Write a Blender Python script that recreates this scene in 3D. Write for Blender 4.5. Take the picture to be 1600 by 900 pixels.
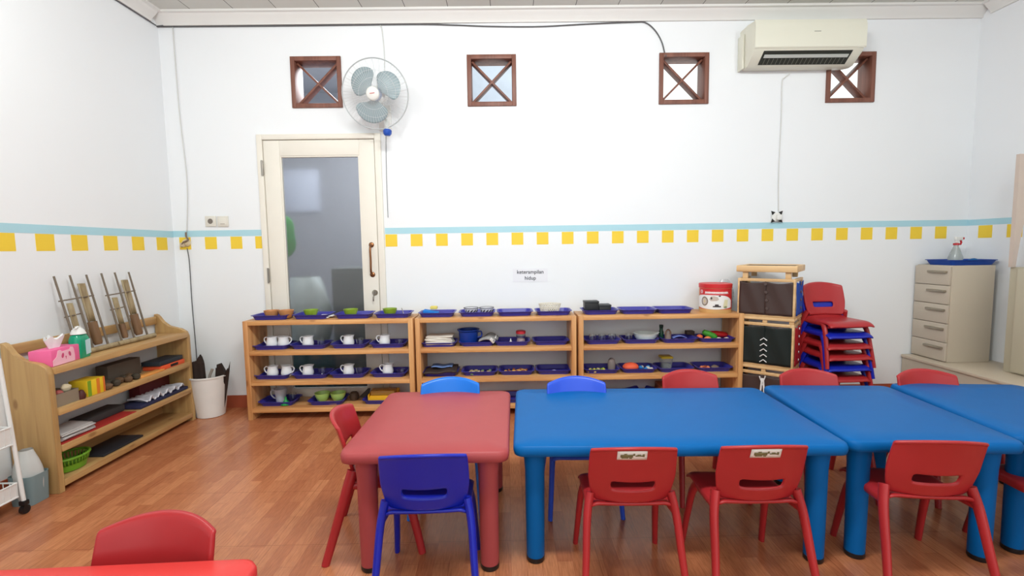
import bpy, bmesh, math, random
from mathutils import Vector, Matrix, Euler
random.seed(7)
PI = math.pi
for o in list(bpy.data.objects): bpy.data.objects.remove(o)
scn = bpy.context.scene
COL = scn.collection

# ------------------------------------------------------------------ camera
cam_d = bpy.data.cameras.new('camera'); cam = bpy.data.objects.new('camera', cam_d); COL.objects.link(cam)
cam_d.sensor_width = 36; cam_d.lens = 745/1600*36; cam_d.clip_start = .02; cam_d.clip_end = 100
yaw, pit, rol = math.radians(.61), math.radians(-4.85), math.radians(-.84)
fw = Vector((math.sin(yaw)*math.cos(pit), math.cos(yaw)*math.cos(pit), math.sin(pit)))
rt = Vector((math.cos(yaw), -math.sin(yaw), 0)); up = rt.cross(fw)
rt, up = math.cos(rol)*rt+math.sin(rol)*up, -math.sin(rol)*rt+math.cos(rol)*up
M = Matrix((rt, up, -fw)).transposed().to_4x4(); M.translation = Vector((0, 0, 1.18))
cam.matrix_world = M
scn.camera = cam

# ------------------------------------------------------------------ light, exposure
scn.view_settings.view_transform = 'Standard'; scn.view_settings.look = 'None'
scn.view_settings.gamma = 1; scn.view_settings.use_curve_mapping = False
scn.view_settings.exposure = 0.12
world = bpy.data.worlds.new('sky'); scn.world = world; world.use_nodes = True
bg = world.node_tree.nodes['Background']
bg.inputs[0].default_value = (.93, 1, .99, 1); bg.inputs[1].default_value = 1.35
def lamp(name, kind, loc, energy, rot=(0, 0, 0), color=(1, 1, 1), **k):
    d = bpy.data.lights.new(name, kind); d.energy = energy; d.color = color
    for a, v in k.items(): setattr(d, a, v)
    o = bpy.data.objects.new(name, d); COL.objects.link(o); o.location = loc; o.rotation_euler = rot
    return o
lamp('ceiling_bulb_light', 'POINT', (-1.75, 1.6, 2.62), 20, shadow_soft_size=.07, color=(.95, 1, .985))
lamp('ceiling_bulb_light', 'POINT', (2.1, 1.4, 2.62), 24, shadow_soft_size=.09, color=(.95, 1, .985))
lamp('ceiling_tube_and_fill', 'AREA', (0.1, 1.05, 2.78), 46, rot=(math.radians(48), 0, 0), shape='RECTANGLE', size=1.2, size_y=.2, color=(.96, 1, .985))
lamp('ceiling_tube_and_fill', 'AREA', (0.0, -1.2, 2.80), 26, shape='RECTANGLE', size=3.2, size_y=1.2, color=(.94, 1, .98))  # broad rear fill, an added lamp that softens the room light
lamp('store_room_fill', 'AREA', (-1.3, 4.3, 2.6), 42, shape='RECTANGLE', size=.8, size_y=.8, color=(.93, .96, 1))  # unseen fill lamp, added to brighten the room behind the door glass

# ------------------------------------------------------------------ materials
def lin(c):
    return tuple(((v/255)/12.92 if v/255 <= .04045 else ((v/255+.055)/1.055)**2.4) for v in c)+(1,)
MATS = {}
def mat(name, c, rough=.5, metal=0, trans=0, var=.06, scale=12, bump=0, spec=.5, coat=0, alpha=1, ior=1.45, sss=0):
    if name in MATS: return MATS[name]
    m = bpy.data.materials.new(name); m.use_nodes = True; MATS[name] = m
    nt = m.node_tree; b = nt.nodes['Principled BSDF']
    b.inputs['Roughness'].default_value = rough; b.inputs['Metallic'].default_value = metal
    b.inputs['Transmission Weight'].default_value = trans; b.inputs['Specular IOR Level'].default_value = spec
    b.inputs['Coat Weight'].default_value = coat; b.inputs['Alpha'].default_value = alpha; b.inputs['IOR'].default_value = ior
    L = lin(c)
    tc = nt.nodes.new('ShaderNodeTexCoord'); n = nt.nodes.new('ShaderNodeTexNoise'); n.inputs['Scale'].default_value = scale
    n.inputs['Detail'].default_value = 4
    nt.links.new(tc.outputs['Object'], n.inputs['Vector'])
    mx = nt.nodes.new('ShaderNodeMix'); mx.data_type = 'RGBA'
    mx.inputs[6].default_value = tuple(v*(1-var) for v in L[:3])+(1,)
    mx.inputs[7].default_value = tuple(min(1, v*(1+var)) for v in L[:3])+(1,)
    nt.links.new(n.outputs['Fac'], mx.inputs[0]); nt.links.new(mx.outputs[2], b.inputs['Base Color'])
    if bump:
        bp = nt.nodes.new('ShaderNodeBump'); bp.inputs['Strength'].default_value = bump; bp.inputs['Distance'].default_value = .004
        nt.links.new(n.outputs['Fac'], bp.inputs['Height']); nt.links.new(bp.outputs[0], b.inputs['Normal'])
    return m
def wood(name, c, dark, axis=0, scale=1.0, rough=.42):
    if name in MATS: return MATS[name]
    m = bpy.data.materials.new(name); m.use_nodes = True; MATS[name] = m
    nt = m.node_tree; b = nt.nodes['Principled BSDF']; b.inputs['Roughness'].default_value = rough
    tc = nt.nodes.new('ShaderNodeTexCoord'); mp = nt.nodes.new('ShaderNodeMapping')
    s = [26*scale]*3; s[axis] = 1.6*scale; mp.inputs['Scale'].default_value = s
    n = nt.nodes.new('ShaderNodeTexNoise'); n.inputs['Scale'].default_value = 1.0; n.inputs['Detail'].default_value = 6
    n.inputs['Distortion'].default_value = .6
    n2 = nt.nodes.new('ShaderNodeTexVoronoi'); n2.inputs['Scale'].default_value = 1
    mp2 = nt.nodes.new('ShaderNodeMapping'); s2 = [9*scale]*3; s2[axis] = 4*scale; mp2.inputs['Scale'].default_value = s2
    nt.links.new(tc.outputs['Object'], mp.inputs[0]); nt.links.new(mp.outputs[0], n.inputs['Vector'])
    nt.links.new(tc.outputs['Object'], mp2.inputs[0]); nt.links.new(mp2.outputs[0], n2.inputs['Vector'])
    r = nt.nodes.new('ShaderNodeValToRGB'); r.color_ramp.elements[0].position = .3; r.color_ramp.elements[1].position = .62
    r.color_ramp.elements[0].color = lin(dark); r.color_ramp.elements[1].color = lin(c)
    nt.links.new(n.outputs['Fac'], r.inputs[0])
    kn = nt.nodes.new('ShaderNodeValToRGB'); kn.color_ramp.elements[0].position = .06; kn.color_ramp.elements[1].position = .13
    kn.color_ramp.elements[0].color = (.35, .2, .12, 1); kn.color_ramp.elements[1].color = (1, 1, 1, 1)
    nt.links.new(n2.outputs['Distance'], kn.inputs[0])
    mm = nt.nodes.new('ShaderNodeMix'); mm.data_type = 'RGBA'; mm.blend_type = 'MULTIPLY'; mm.inputs[0].default_value = .6
    nt.links.new(r.outputs[0], mm.inputs[6]); nt.links.new(kn.outputs[0], mm.inputs[7])
    nt.links.new(mm.outputs[2], b.inputs['Base Color'])
    return m
def floor_mat():
    m = bpy.data.materials.new('wood_look_floor'); m.use_nodes = True; nt = m.node_tree; b = nt.nodes['Principled BSDF']
    tc = nt.nodes.new('ShaderNodeTexCoord'); mp = nt.nodes.new('ShaderNodeMapping'); mp.inputs['Rotation'].default_value = (0, 0, PI/2)
    br = nt.nodes.new('ShaderNodeTexBrick'); br.offset = .37; br.inputs['Scale'].default_value = 1
    br.inputs['Brick Width'].default_value = .34; br.inputs['Row Height'].default_value = .058
    br.inputs['Mortar Size'].default_value = .0006; br.inputs['Mortar Smooth'].default_value = 0; br.inputs['Bias'].default_value = 0
    br.inputs['Color1'].default_value = lin((204, 134, 92)); br.inputs['Color2'].default_value = lin((178, 108, 72)); br.inputs['Mortar'].default_value = lin((160, 92, 62))
    nt.links.new(tc.outputs['Object'], mp.inputs[0]); nt.links.new(mp.outputs[0], br.inputs['Vector'])
    mp2 = nt.nodes.new('ShaderNodeMapping'); mp2.inputs['Scale'].default_value = (34, 3.5, 1)
    n = nt.nodes.new('ShaderNodeTexNoise'); n.inputs['Detail'].default_value = 5
    nt.links.new(tc.outputs['Object'], mp2.inputs[0]); nt.links.new(mp2.outputs[0], n.inputs['Vector'])
    r = nt.nodes.new('ShaderNodeValToRGB'); r.color_ramp.elements[0].color = (.74, .72, .7, 1); r.color_ramp.elements[1].color = (1.0, 1.0, 1.0, 1)
    r.color_ramp.elements[0].position = .3; r.color_ramp.elements[1].position = .65
    nt.links.new(n.outputs['Fac'], r.inputs[0])
    mm = nt.nodes.new('ShaderNodeMix'); mm.data_type = 'RGBA'; mm.blend_type = 'MULTIPLY'; mm.inputs[0].default_value = 1
    nt.links.new(br.outputs['Color'], mm.inputs[6]); nt.links.new(r.outputs[0], mm.inputs[7])
    # faint tile joints
    t = nt.nodes.new('ShaderNodeTexBrick'); t.offset = 0; t.inputs['Brick Width'].default_value = .43; t.inputs['Row Height'].default_value = .43
    t.inputs['Scale'].default_value = 1; t.inputs['Mortar Size'].default_value = .0014; t.inputs['Mortar Smooth'].default_value = 0
    t.inputs['Color1'].default_value = (1, 1, 1, 1); t.inputs['Color2'].default_value = (1, 1, 1, 1); t.inputs['Mortar'].default_value = (.55, .5, .45, 1)
    mp3 = nt.nodes.new('ShaderNodeMapping'); mp3.inputs['Location'].default_value = (.1, -.115, 0)
    nt.links.new(tc.outputs['Object'], mp3.inputs[0]); nt.links.new(mp3.outputs[0], t.inputs['Vector'])
    m2 = nt.nodes.new('ShaderNodeMix'); m2.data_type = 'RGBA'; m2.blend_type = 'MULTIPLY'; m2.inputs[0].default_value = .75
    nt.links.new(mm.outputs[2], m2.inputs[6]); nt.links.new(t.outputs['Color'], m2.inputs[7])
    nt.links.new(m2.outputs[2], b.inputs['Base Color']); b.inputs['Roughness'].default_value = .24
    b.inputs['Specular IOR Level'].default_value = .5
    return m
def ceiling_mat():
    m = bpy.data.materials.new('ceiling_panels'); m.use_nodes = True; nt = m.node_tree; b = nt.nodes['Principled BSDF']
    b.inputs['Roughness'].default_value = .6
    tc = nt.nodes.new('ShaderNodeTexCoord'); mp = nt.nodes.new('ShaderNodeMapping')
    mp.inputs['Location'].default_value = (.382, 20, 0)
    br = nt.nodes.new('ShaderNodeTexBrick'); br.offset = 0; br.inputs['Scale'].default_value = 1
    br.inputs['Brick Width'].default_value = .2975; br.inputs['Row Height'].default_value = 50
    br.inputs['Mortar Size'].default_value = .0022; br.inputs['Mortar Smooth'].default_value = 0
    br.inputs['Color1'].default_value = lin((206, 206, 200)); br.inputs['Color2'].default_value = lin((214, 214, 208)); br.inputs['Mortar'].default_value = lin((70, 66, 62))
    nt.links.new(tc.outputs['Object'], mp.inputs[0]); nt.links.new(mp.outputs[0], br.inputs['Vector'])
    nt.links.new(br.outputs['Color'], b.inputs['Base Color'])
    return m

WALL = mat('wall_paint', (236, 239, 242), .75, var=.012, scale=1.5)
PINE = wood('pine', (226, 172, 112), (186, 122, 70), 0)
PINEV = wood('pine_upright', (224, 172, 114), (186, 124, 72), 2)
PALE = wood('pale_pine', (198, 160, 106), (170, 128, 80), 1)
PALEV = wood('pale_pine_upright', (192, 156, 102), (166, 128, 80), 2)
TRAYB = mat('tray_blue_plastic', (54, 52, 152), .35)
TBLUE = mat('table_blue_plastic', (2, 95, 164), .42, spec=.16)
TRED = mat('table_red_plastic', (168, 74, 76), .42, spec=.3)
CRED = mat('chair_red_plastic', (172, 42, 46), .33)
CDBLUE = mat('chair_navy_plastic', (22, 38, 170), .3)
CBLUE = mat('chair_sky_plastic', (12, 112, 214), .33)
CMBLUE = mat('chair_cobalt_plastic', (44, 84, 206), .33)
WHITE = mat('white_ceramic', (236, 238, 240), .2)
WPLAS = mat('white_plastic', (228, 228, 224), .4)
CREAM = mat('door_cream_paint', (232, 227, 216), .45, var=.02)
BROWN = wood('brown_frame', (132, 84, 68), (104, 62, 50), 2, rough=.5)
GLASS = mat('clear_glass', (250, 252, 252), .02, trans=1, var=0)
CLEAR = mat('clear_plastic', (240, 244, 244), .12, trans=.92, var=0)
BLACK = mat('black_plastic', (24, 24, 26), .4)
METAL = mat('steel', (150, 145, 138), .3, metal=1)
BRASS = mat('old_brass', (140, 96, 66), .35, metal=1)
BEIGE = mat('beige_laminate', (196, 184, 166), .5, var=.03, scale=4)
GREYW = mat('grey_wire', (90, 90, 92), .5)
WWIRE = mat('white_wire', (214, 214, 212), .5)

# ------------------------------------------------------------------ mesh helpers
def finish(bm, name, m, parent=None, sharp=.7, sub=0, solid=0):
    bmesh.ops.recalc_face_normals(bm, faces=bm.faces)
    me = bpy.data.meshes.new(name)
    for f in bm.faces: f.smooth = True
    for e in bm.edges:
        if len(e.link_faces) == 2 and e.calc_face_angle(0) > sharp: e.smooth = False
    bm.to_mesh(me); bm.free()
    for mm in (m if isinstance(m, (list, tuple)) else [m]): me.materials.append(mm)
    o = bpy.data.objects.new(name, me); COL.objects.link(o)
    if parent is not None: o.parent = parent
    if solid:
        s = o.modifiers.new('solid', 'SOLIDIFY'); s.thickness = solid; s.offset = 0
    if sub:
        s = o.modifiers.new('sub', 'SUBSURF'); s.levels = sub; s.render_levels = sub
    return o
def box(bm, c, s, bev=0, rot=None, mi=0):
    r = bmesh.ops.create_cube(bm, size=1)
    vs = r['verts']
    bmesh.ops.scale(bm, vec=s, verts=vs)
    if bev:
        es = list({e for v in vs for e in v.link_edges})
        g = bmesh.ops.bevel(bm, geom=es, offset=bev, segments=2, affect='EDGES', profile=.5)
        vs = list({v for f in g['faces'] for v in f.verts} | {v for v in vs if v.is_valid})
        vs = [v for v in vs if v.is_valid]
        # include all verts connected
        st = list(vs); seen = set(vs)
        while st:
            v = st.pop()
            for e in v.link_edges:
                w = e.other_vert(v)
                if w not in seen: seen.add(w); st.append(w)
        vs = list(seen)
    T = Matrix.Translation(c)
    if rot is not None: T = T @ Euler(rot).to_matrix().to_4x4()
    bmesh.ops.transform(bm, matrix=T, verts=vs)
    if mi:
        for f in {f for v in vs for f in v.link_faces}: f.material_index = mi
    return bm
def bx(x0, x1, y0, y1, z0, z1, bev=0, bm=None, mi=0):
    bm = bm or bmesh.new()
    return box(bm, ((x0+x1)/2, (y0+y1)/2, (z0+z1)/2), (x1-x0, y1-y0, z1-z0), bev, mi=mi)
def tube(pts, rad, n=10, bm=None, squash=1.0, cap=True, mi=0, up=(0, 0, 1)):
    bm = bm or bmesh.new()
    pts = [Vector(p) for p in pts]
    if not hasattr(rad, '__len__'): rad = [rad]*len(pts)
    rings = []
    U = None
    for i, p in enumerate(pts):
        d = (pts[min(i+1, len(pts)-1)]-pts[max(i-1, 0)]).normalized()
        if U is None:
            a = Vector(up)
            if abs(a.dot(d)) > .95: a = Vector((1, 0, 0))
            U = (a-d*a.dot(d)).normalized()
        else: U = (U-d*U.dot(d)).normalized()
        W = d.cross(U)
        rings.append([bm.verts.new(p+rad[i]*(math.cos(t)*U+squash*math.sin(t)*W)) for t in (2*PI*k/n for k in range(n))])
    for a, b in zip(rings, rings[1:]):
        for k in range(n):
            f = bm.faces.new((a[k], a[(k+1) % n], b[(k+1) % n], b[k])); f.material_index = mi
    if cap:
        for r in (rings[0], rings[-1]):
            f = bm.faces.new(r); f.material_index = mi
    return bm
def lathe(prof, n=28, bm=None, c=(0, 0, 0), mi=0, closed=False):
    """prof: list of (r, z); r=0 ends collapse"""
    bm = bm or bmesh.new(); rings = []
    for r, z in prof:
        if r < 1e-6: rings.append([bm.verts.new((c[0], c[1], c[2]+z))])
        else: rings.append([bm.verts.new((c[0]+r*math.cos(2*PI*k/n), c[1]+r*math.sin(2*PI*k/n), c[2]+z)) for k in range(n)])
    pr = list(zip(rings, rings[1:]))
    if closed: pr.append((rings[-1], rings[0]))
    for a, b in pr:
        for k in range(n):
            if len(a) == 1 and len(b) == 1: break
            if len(a) == 1: f = bm.faces.new((a[0], b[(k+1) % n], b[k]))
            elif len(b) == 1: f = bm.faces.new((a[k], a[(k+1) % n], b[0]))
            else: f = bm.faces.new((a[k], a[(k+1) % n], b[(k+1) % n], b[k]))
            f.material_index = mi
    return bm
def grid(fn, nu, nv, bm=None, skip=None, closeu=False, mi=0):
    bm = bm or bmesh.new()
    V = [[bm.verts.new(fn(i/nu, j/nv)) for i in range(nu if closeu else nu+1)] for j in range(nv+1)]
    for j in range(nv):
        for i in range(nu):
            if skip and skip(i, j): continue
            i2 = (i+1) % nu if closeu else i+1
            f = bm.faces.new((V[j][i], V[j][i2], V[j+1][i2], V[j+1][i])); f.material_index = mi
    for v in [v for v in bm.verts if not v.link_faces]: bm.verts.remove(v)
    return bm
def prism(poly, axis, a, b, bm=None, mi=0):
    """poly in the two remaining axes (in xyz order), extruded along axis from a to b"""
    bm = bm or bmesh.new()
    def P(u, v, w):
        return {0: (w, u, v), 1: (u, w, v), 2: (u, v, w)}[axis]
    A = [bm.verts.new(P(u, v, a)) for u, v in poly]; B = [bm.verts.new(P(u, v, b)) for u, v in poly]
    n = len(poly)
    fs = [bm.faces.new(A), bm.faces.new(B)]+[bm.faces.new((A[k], A[(k+1) % n], B[(k+1) % n], B[k])) for k in range(n)]
    for f in fs: f.material_index = mi
    return bm
def rrect(w, d, r, n=5):
    out = []
    for cx, cy, a0 in ((w/2-r, d/2-r, 0), (-w/2+r, d/2-r, 90), (-w/2+r, -d/2+r, 180), (w/2-r, -d/2+r, 270)):
        for k in range(n+1):
            t = math.radians(a0+90*k/n); out.append((cx+r*math.cos(t), cy+r*math.sin(t)))
    return out
def loft(rings, bm=None, cap=(True, True), mi=0):
    bm = bm or bmesh.new()
    R = [[bm.verts.new(p) for p in r] for r in rings]; n = len(R[0])
    for a, b in zip(R, R[1:]):
        for k in range(n):
            f = bm.faces.new((a[k], a[(k+1) % n], b[(k+1) % n], b[k])); f.material_index = mi
    if cap[0]: bm.faces.new(R[0]).material_index = mi
    if cap[1]: bm.faces.new(R[-1]).material_index = mi
    return bm
def rr3(w, d, r, z, n=5, c=(0, 0)): return [(x+c[0], y+c[1], z) for x, y in rrect(w, d, r, n)]
def bez(p, n=24):
    p = [Vector(q) for q in p]; out = []
    q = [p[0]]+p+[p[-1]]
    for i in range(1, len(q)-2):
        for k in range(n):
            t = k/n
            out.append(.5*((2*q[i])+(-q[i-1]+q[i+1])*t+(2*q[i-1]-5*q[i]+4*q[i+1]-q[i+2])*t*t+(-q[i-1]+3*q[i]-3*q[i+1]+q[i+2])*t**3))
    out.append(p[-1]); return out

def struct(name, bm, m, parent=None, **k):
    o = finish(bm, name, m, parent, **k)
    if parent is None: o['kind'] = 'structure'
    return o
def tag(o, label, cat, group=None):
    if len(label.split()) > 16: print('LONG', len(label.split()), label)
    o['label'] = label; o['category'] = cat
    if group: o['group'] = group
    return o
def thing(name, label, cat, loc=(0, 0, 0), rotz=0, group=None):
    o = bpy.data.objects.new(name, None); COL.objects.link(o); o.empty_display_size = .05
    o.location = loc; o.rotation_euler = (0, 0, rotz)
    return tag(o, label, cat, group)
def dup(root, label, loc, rotz=0, group=None, rot=None):
    r = root.copy(); COL.objects.link(r); r.location = loc
    r.rotation_euler = rot if rot else (0, 0, rotz)
    r['label'] = label
    if group: r['group'] = group
    elif 'group' in r: del r['group']
    for ch in list(root.children):
        c = ch.copy(); COL.objects.link(c); c.parent = r
        for g in list(ch.children):
            d = g.copy(); COL.objects.link(d); d.parent = c
    return r
class Proto:
    """first use moves the source itself, later uses copy it"""
    def __init__(s, make): s.make = make; s.o = None
    def __call__(s, label, loc, rotz=0, group=None, rot=None):
        if s.o is None:
            s.o = s.make(); o = s.o; o.location = loc; o.rotation_euler = rot if rot else (0, 0, rotz); o['label'] = label
            if group: o['group'] = group
            return o
        return dup(s.o, label, loc, rotz, group, rot)

# ------------------------------------------------------------------ room shell
XL, XR, YB, YF, ZC = -2.45, 3.46, 3.56, -2.4, 2.86
TH = .13
struct('floor', bx(XL-.2, XR+.2, YF, YB+TH, -.1, 0), floor_mat())
struct('ceiling', bx(XL-.15, XR+.15, YF, YB+.02, ZC, ZC+.06), ceiling_mat())
struct('wall_left', bx(XL-.12, XL, YF, YB+TH, 0, ZC), WALL)
struct('wall_right', bx(XR, XR+.12, YF, YB+TH, 0, ZC), WALL)
holes = [(-1.795, -.90, 0, 2.02), (-1.525, -1.165, 2.205, 2.562), (-.263, .09, 2.203, 2.562), (1.125, 1.485, 2.202, 2.561), (2.345, 2.70, 2.20, 2.555)]
def back_wall():
    bm = bmesh.new()
    xs = sorted({XL, XR}|{h[0] for h in holes}|{h[1] for h in holes}); zs = sorted({0, ZC}|{h[2] for h in holes}|{h[3] for h in holes})
    def inh(x, z): return any(h[0] < x < h[1] and h[2] < z < h[3] for h in holes)
    V = {}
    def v(x, y, z):
        k = (round(x, 4), round(y, 4), round(z, 4))
        if k not in V: V[k] = bm.verts.new((x, y, z))
        return V[k]
    for i in range(len(xs)-1):
        for j in range(len(zs)-1):
            if inh((xs[i]+xs[i+1])/2, (zs[j]+zs[j+1])/2): continue
            for y in (YB, YB+TH):
                bm.faces.new([v(xs[i], y, zs[j]), v(xs[i+1], y, zs[j]), v(xs[i+1], y, zs[j+1]), v(xs[i], y, zs[j+1])])
    es = [e for e in bm.edges if len(e.link_faces) == 1 and abs(e.verts[0].co.y-YB) < 1e-4]
    for e in es:
        a, b = e.verts
        bm.faces.new([a, b, v(b.co.x, YB+TH, b.co.z), v(a.co.x, YB+TH, a.co.z)])
    return bm
struct('wall_back', back_wall(), WALL)
BASE = mat('baseboard_tile', (166, 84, 58), .3, var=.08)
bb = bmesh.new()
bx(XL+.008, -1.80, YB-.008, YB, 0, .095, bm=bb); bx(-.895, XR-.008, YB-.008, YB, 0, .095, bm=bb)
struct('baseboard_back', bb, BASE)
struct('baseboard_left', bx(XL, XL+.008, YF, YB, 0, .095), BASE)
struct('baseboard_right', bx(XR-.008, XR, YF, YB, 0, .095), BASE)
# coving
prof = [(0, 0), (.016, 0), (.02, .018), (.05, .045), (.062, .062), (.08, .066), (.08, .08), (0, .08)]
COV = mat('coving_paint', (226, 225, 222), .6, var=.01)
struct('trim_1', prism([(YB-a, ZC-.08+b) for a, b in prof], 0, XL, XR), COV)
struct('trim_2', prism([(XL+a, ZC-.08+b) for a, b in prof], 1, YF, YB-.08), COV)
struct('trim_3', prism([(XR-a, ZC-.08+b) for a, b in prof], 1, YF, YB-.08), COV)
# painted blue line and yellow squares
BLUEL = mat('pale_blue_paint', (172, 214, 226), .6, var=.02); YEL = mat('yellow_paint', (240, 205, 60), .55, var=.03)
e = .0012
bm = bx(XL, -1.80, YB-e, YB, 1.293, 1.338); bx(-.895, XR, YB-e, YB, 1.293, 1.338, bm=bm); struct('trim_4', bm, BLUEL)
struct('trim_5', bx(XL, XL+e, YF, YB-e, 1.290, 1.336), BLUEL)
struct('trim_6', bx(XR-e, XR, YF, YB-e, 1.293, 1.336), BLUEL)
bm = bmesh.new()
for x0, x1 in [(-2.408, -2.325), (-2.221, -2.135), (-2.033, -1.949), (-1.852, -1.80)]+[(max(-.9, -.894+.1868*k), -.894+.1868*k+.087) for k in range(24) if -.894+.1868*k+.087 < XR]:
    bx(x0, x1, YB-e, YB, 1.200, 1.290, bm=bm)
struct('trim_7', bm, YEL)
bm = bmesh.new()
for y0 in (3.386, 3.165, 2.945, 2.728, 2.523, 2.315, 2.1, 1.88, 1.66): bx(XL, XL+e, y0, y0+.104, 1.198, 1.288, bm=bm)
struct('trim_8', bm, YEL)
bm = bmesh.new()
for k in range(8): bx(XR-e, XR, 3.375-.2*k, 3.475-.2*k, 1.200, 1.290, bm=bm)
struct('trim_9', bm, YEL)

# ------------------------------------------------------------------ store room seen through the door and the first vent
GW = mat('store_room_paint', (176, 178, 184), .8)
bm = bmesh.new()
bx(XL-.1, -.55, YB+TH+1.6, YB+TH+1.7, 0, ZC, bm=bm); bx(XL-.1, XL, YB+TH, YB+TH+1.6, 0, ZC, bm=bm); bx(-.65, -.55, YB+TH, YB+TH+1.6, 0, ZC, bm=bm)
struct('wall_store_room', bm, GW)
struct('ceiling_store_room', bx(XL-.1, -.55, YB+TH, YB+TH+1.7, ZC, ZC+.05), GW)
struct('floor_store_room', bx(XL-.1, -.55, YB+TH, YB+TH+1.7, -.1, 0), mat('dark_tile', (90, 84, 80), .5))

# ------------------------------------------------------------------ vents (window_n)
def vent(n, x0, x1, z0, z1):
    t = thing('window_%d' % n, '', 'window', ((x0+x1)/2, YB, (z0+z1)/2)); del t['label']; del t['category']; t['kind'] = 'structure'
    w, h = (x1-x0)/2, (z1-z0)/2; g = .012; fr = .03; y0, y1 = -.014, TH
    bm = bmesh.new()
    bx(-w, -w+fr, y0, y1, -h, h, .002, bm); bx(w-fr, w, y0, y1, -h, h, .002, bm)
    bx(-w+fr, w-fr, y0, y1, h-fr, h, .002, bm); bx(-w+fr, w-fr, y0, y1, -h, -h+fr, .002, bm)
    finish(bm, 'frame', BROWN, t)
    L = math.hypot(2*w-2*fr, 2*h-2*fr); a = math.atan2(2*h-2*fr, 2*w-2*fr)
    for s in (1, -1):
        bm = bmesh.new(); box(bm, (0, .062 if s > 0 else .062, 0), (L-.012, .07 if s > 0 else .069, .014), .001, (0, -s*a, 0))
        finish(bm, 'cross_bar', BROWN, t)
for n, h in enumerate(holes[1:]): vent(n+1, *h)
# neighbouring wall glimpsed through the second vent
tag(finish(bx(-.6, .38, 4.9, 5.0, 2.4, 3.7), 'neighbouring_wall', mat('outside_render', (216, 222, 234), .8, var=.2, scale=5)), 'pale blue-grey outside wall glimpsed through the second square vent', 'wall')

# ------------------------------------------------------------------ door
d = thing('door_1', '', 'door', (-1.3475, YB, 0)); del d['label']; del d['category']; d['kind'] = 'structure'
bm = bmesh.new(); W2 = .4475
bx(-W2, -W2+.04, -.02, TH, 0, 2.02, .003, bm); bx(W2-.045, W2, -.02, TH, 0, 2.02, .003, bm); bx(-W2+.04, W2-.045, -.02, TH, 1.982, 2.02, .003, bm)
finish(bm, 'door_frame', CREAM, d)
lx0, lx1 = -.403, .397
bm = bmesh.new()
bx(lx0, -.288, -.012, .025, .02, 1.977, .003, bm); bx(.287, lx1, -.012, .025, .02, 1.977, .003, bm)
bx(-.288, .287, -.012, .025, 1.866, 1.977, .003, bm); bx(-.288, .287, -.012, .025, .02, .14, .003, bm)
leaf = finish(bm, 'door_leaf', CREAM, d)
bm = bmesh.new()
for a in ((-.288, -.278, .14, 1.866), (.277, .287, .14, 1.866)): bx(a[0], a[1], -.008, .02, a[2], a[3], .002, bm)
bx(-.278, .277, -.008, .02, 1.856, 1.866, .002, bm); finish(bm, 'glazing_bead', CREAM, leaf)
finish(bx(-.278, .277, .002, .008, .14, 1.856), 'glass_pane', mat('frosted_grey_glass', (190, 192, 194), .14, trans=.93, var=0), leaf)
bm = tube(bez([(.352, -.014, 1.215), (.352, -.05, 1.19), (.354, -.055, 1.1), (.352, -.05, 1.02), (.352, -.014, .995)], 8), [.007]*33, 10)
for z in (1.21, 1.0): lathe([(0, 0), (.018, 0), (.02, .006), (.012, .014), (0, .016)], 16, bm)
bmh = tube(bez([(.352, -.014, 1.215), (.352, -.05, 1.19), (.354, -.055, 1.1), (.352, -.05, 1.02), (.352, -.014, .995)], 8), .0075, 10); bm.free()
for z in (1.215, .995): tube([(.352, -.012, z), (.352, -.018, z), (.352, -.024, z)], [.02, .018, .008], 16, bmh)
finish(bmh, 'door_handle', BRASS, leaf)
bm = tube([(.364, -.012, .86), (.364, -.018, .86), (.364, -.03, .86)], [.022, .02, .011], 18); finish(bm, 'door_lock', METAL, leaf)
bm = bx(.36, .364, -.046, -.03, .82, .872, .001); bx(.356, .366, -.05, -.046, .80, .835, .001, bm); finish(bm, 'key', METAL, leaf)
for z in (1.78, 1.0):
    bm = tube([(-.412, -.024, z-.055), (-.412, -.024, z+.055)], .007, 10); bx(-.42, -.404, -.023, -.018, z-.05, z+.05, .001, bm); finish(bm, 'hinge', METAL, d)

# ------------------------------------------------------------------ low tables
def table_parts(t, w, dd, m, h=.474):
    r = .035
    R = [rr3(w-.03, dd-.03, r, h-.045), rr3(w-.006, dd-.006, r+.004, h-.04), rr3(w, dd, r+.006, h-.028), rr3(w, dd, r+.006, h-.016), rr3(w-.008, dd-.008, r+.004, h-.005), rr3(w-.026, dd-.026, r, h), rr3(w-.2, dd-.2, .02, h)]
    finish(loft(R), 'table_top', m, t, sharp=1.2)
    for sx in (-1, 1):
        for sy in (-1, 1):
            cx, cy = sx*(w/2-.078), sy*(dd/2-.078)
            lg = finish(lathe([(0, h-.04), (.044, h-.04), (.041, h-.06), (.0365, h-.12), (.034, .03), (.0335, .018), (0, .018)], 24, c=(cx, cy, 0)), 'leg', m, t)
            finish(lathe([(0, 0), (.031, 0), (.0345, .006), (.0345, .02), (0, .02)], 20, c=(cx, cy, 0)), 'foot_cap', BLACK, lg)

def table(label, x, y, rz, w, dd, m):
    t = thing('childrens_table', label, 'table', (x, y, 0), rz); table_parts(t, w, dd, m); return t
table('square red plastic low table beside the long blue table', -.296, 1.965, math.radians(-.9), .60, .72, TRED)
table('long blue plastic low table between the red table and a square blue table', .622, 1.972, math.radians(-2.0), 1.195, .70, TBLUE)
table('square blue plastic low table between the long blue one and the rightmost table', 1.545, 1.962, math.radians(-4.5), .60, .71, TBLUE)
table('rightmost blue plastic low table, cut off by the right edge of the photo', 2.17, 1.957, math.radians(-6.5), .60, .70, TBLUE)
table('red plastic low table in the bottom left corner, nearest the camera', -.885, .73, math.radians(2.2), .64, .64, mat('table_bright_red_plastic', (222, 62, 58), .34))

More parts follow.
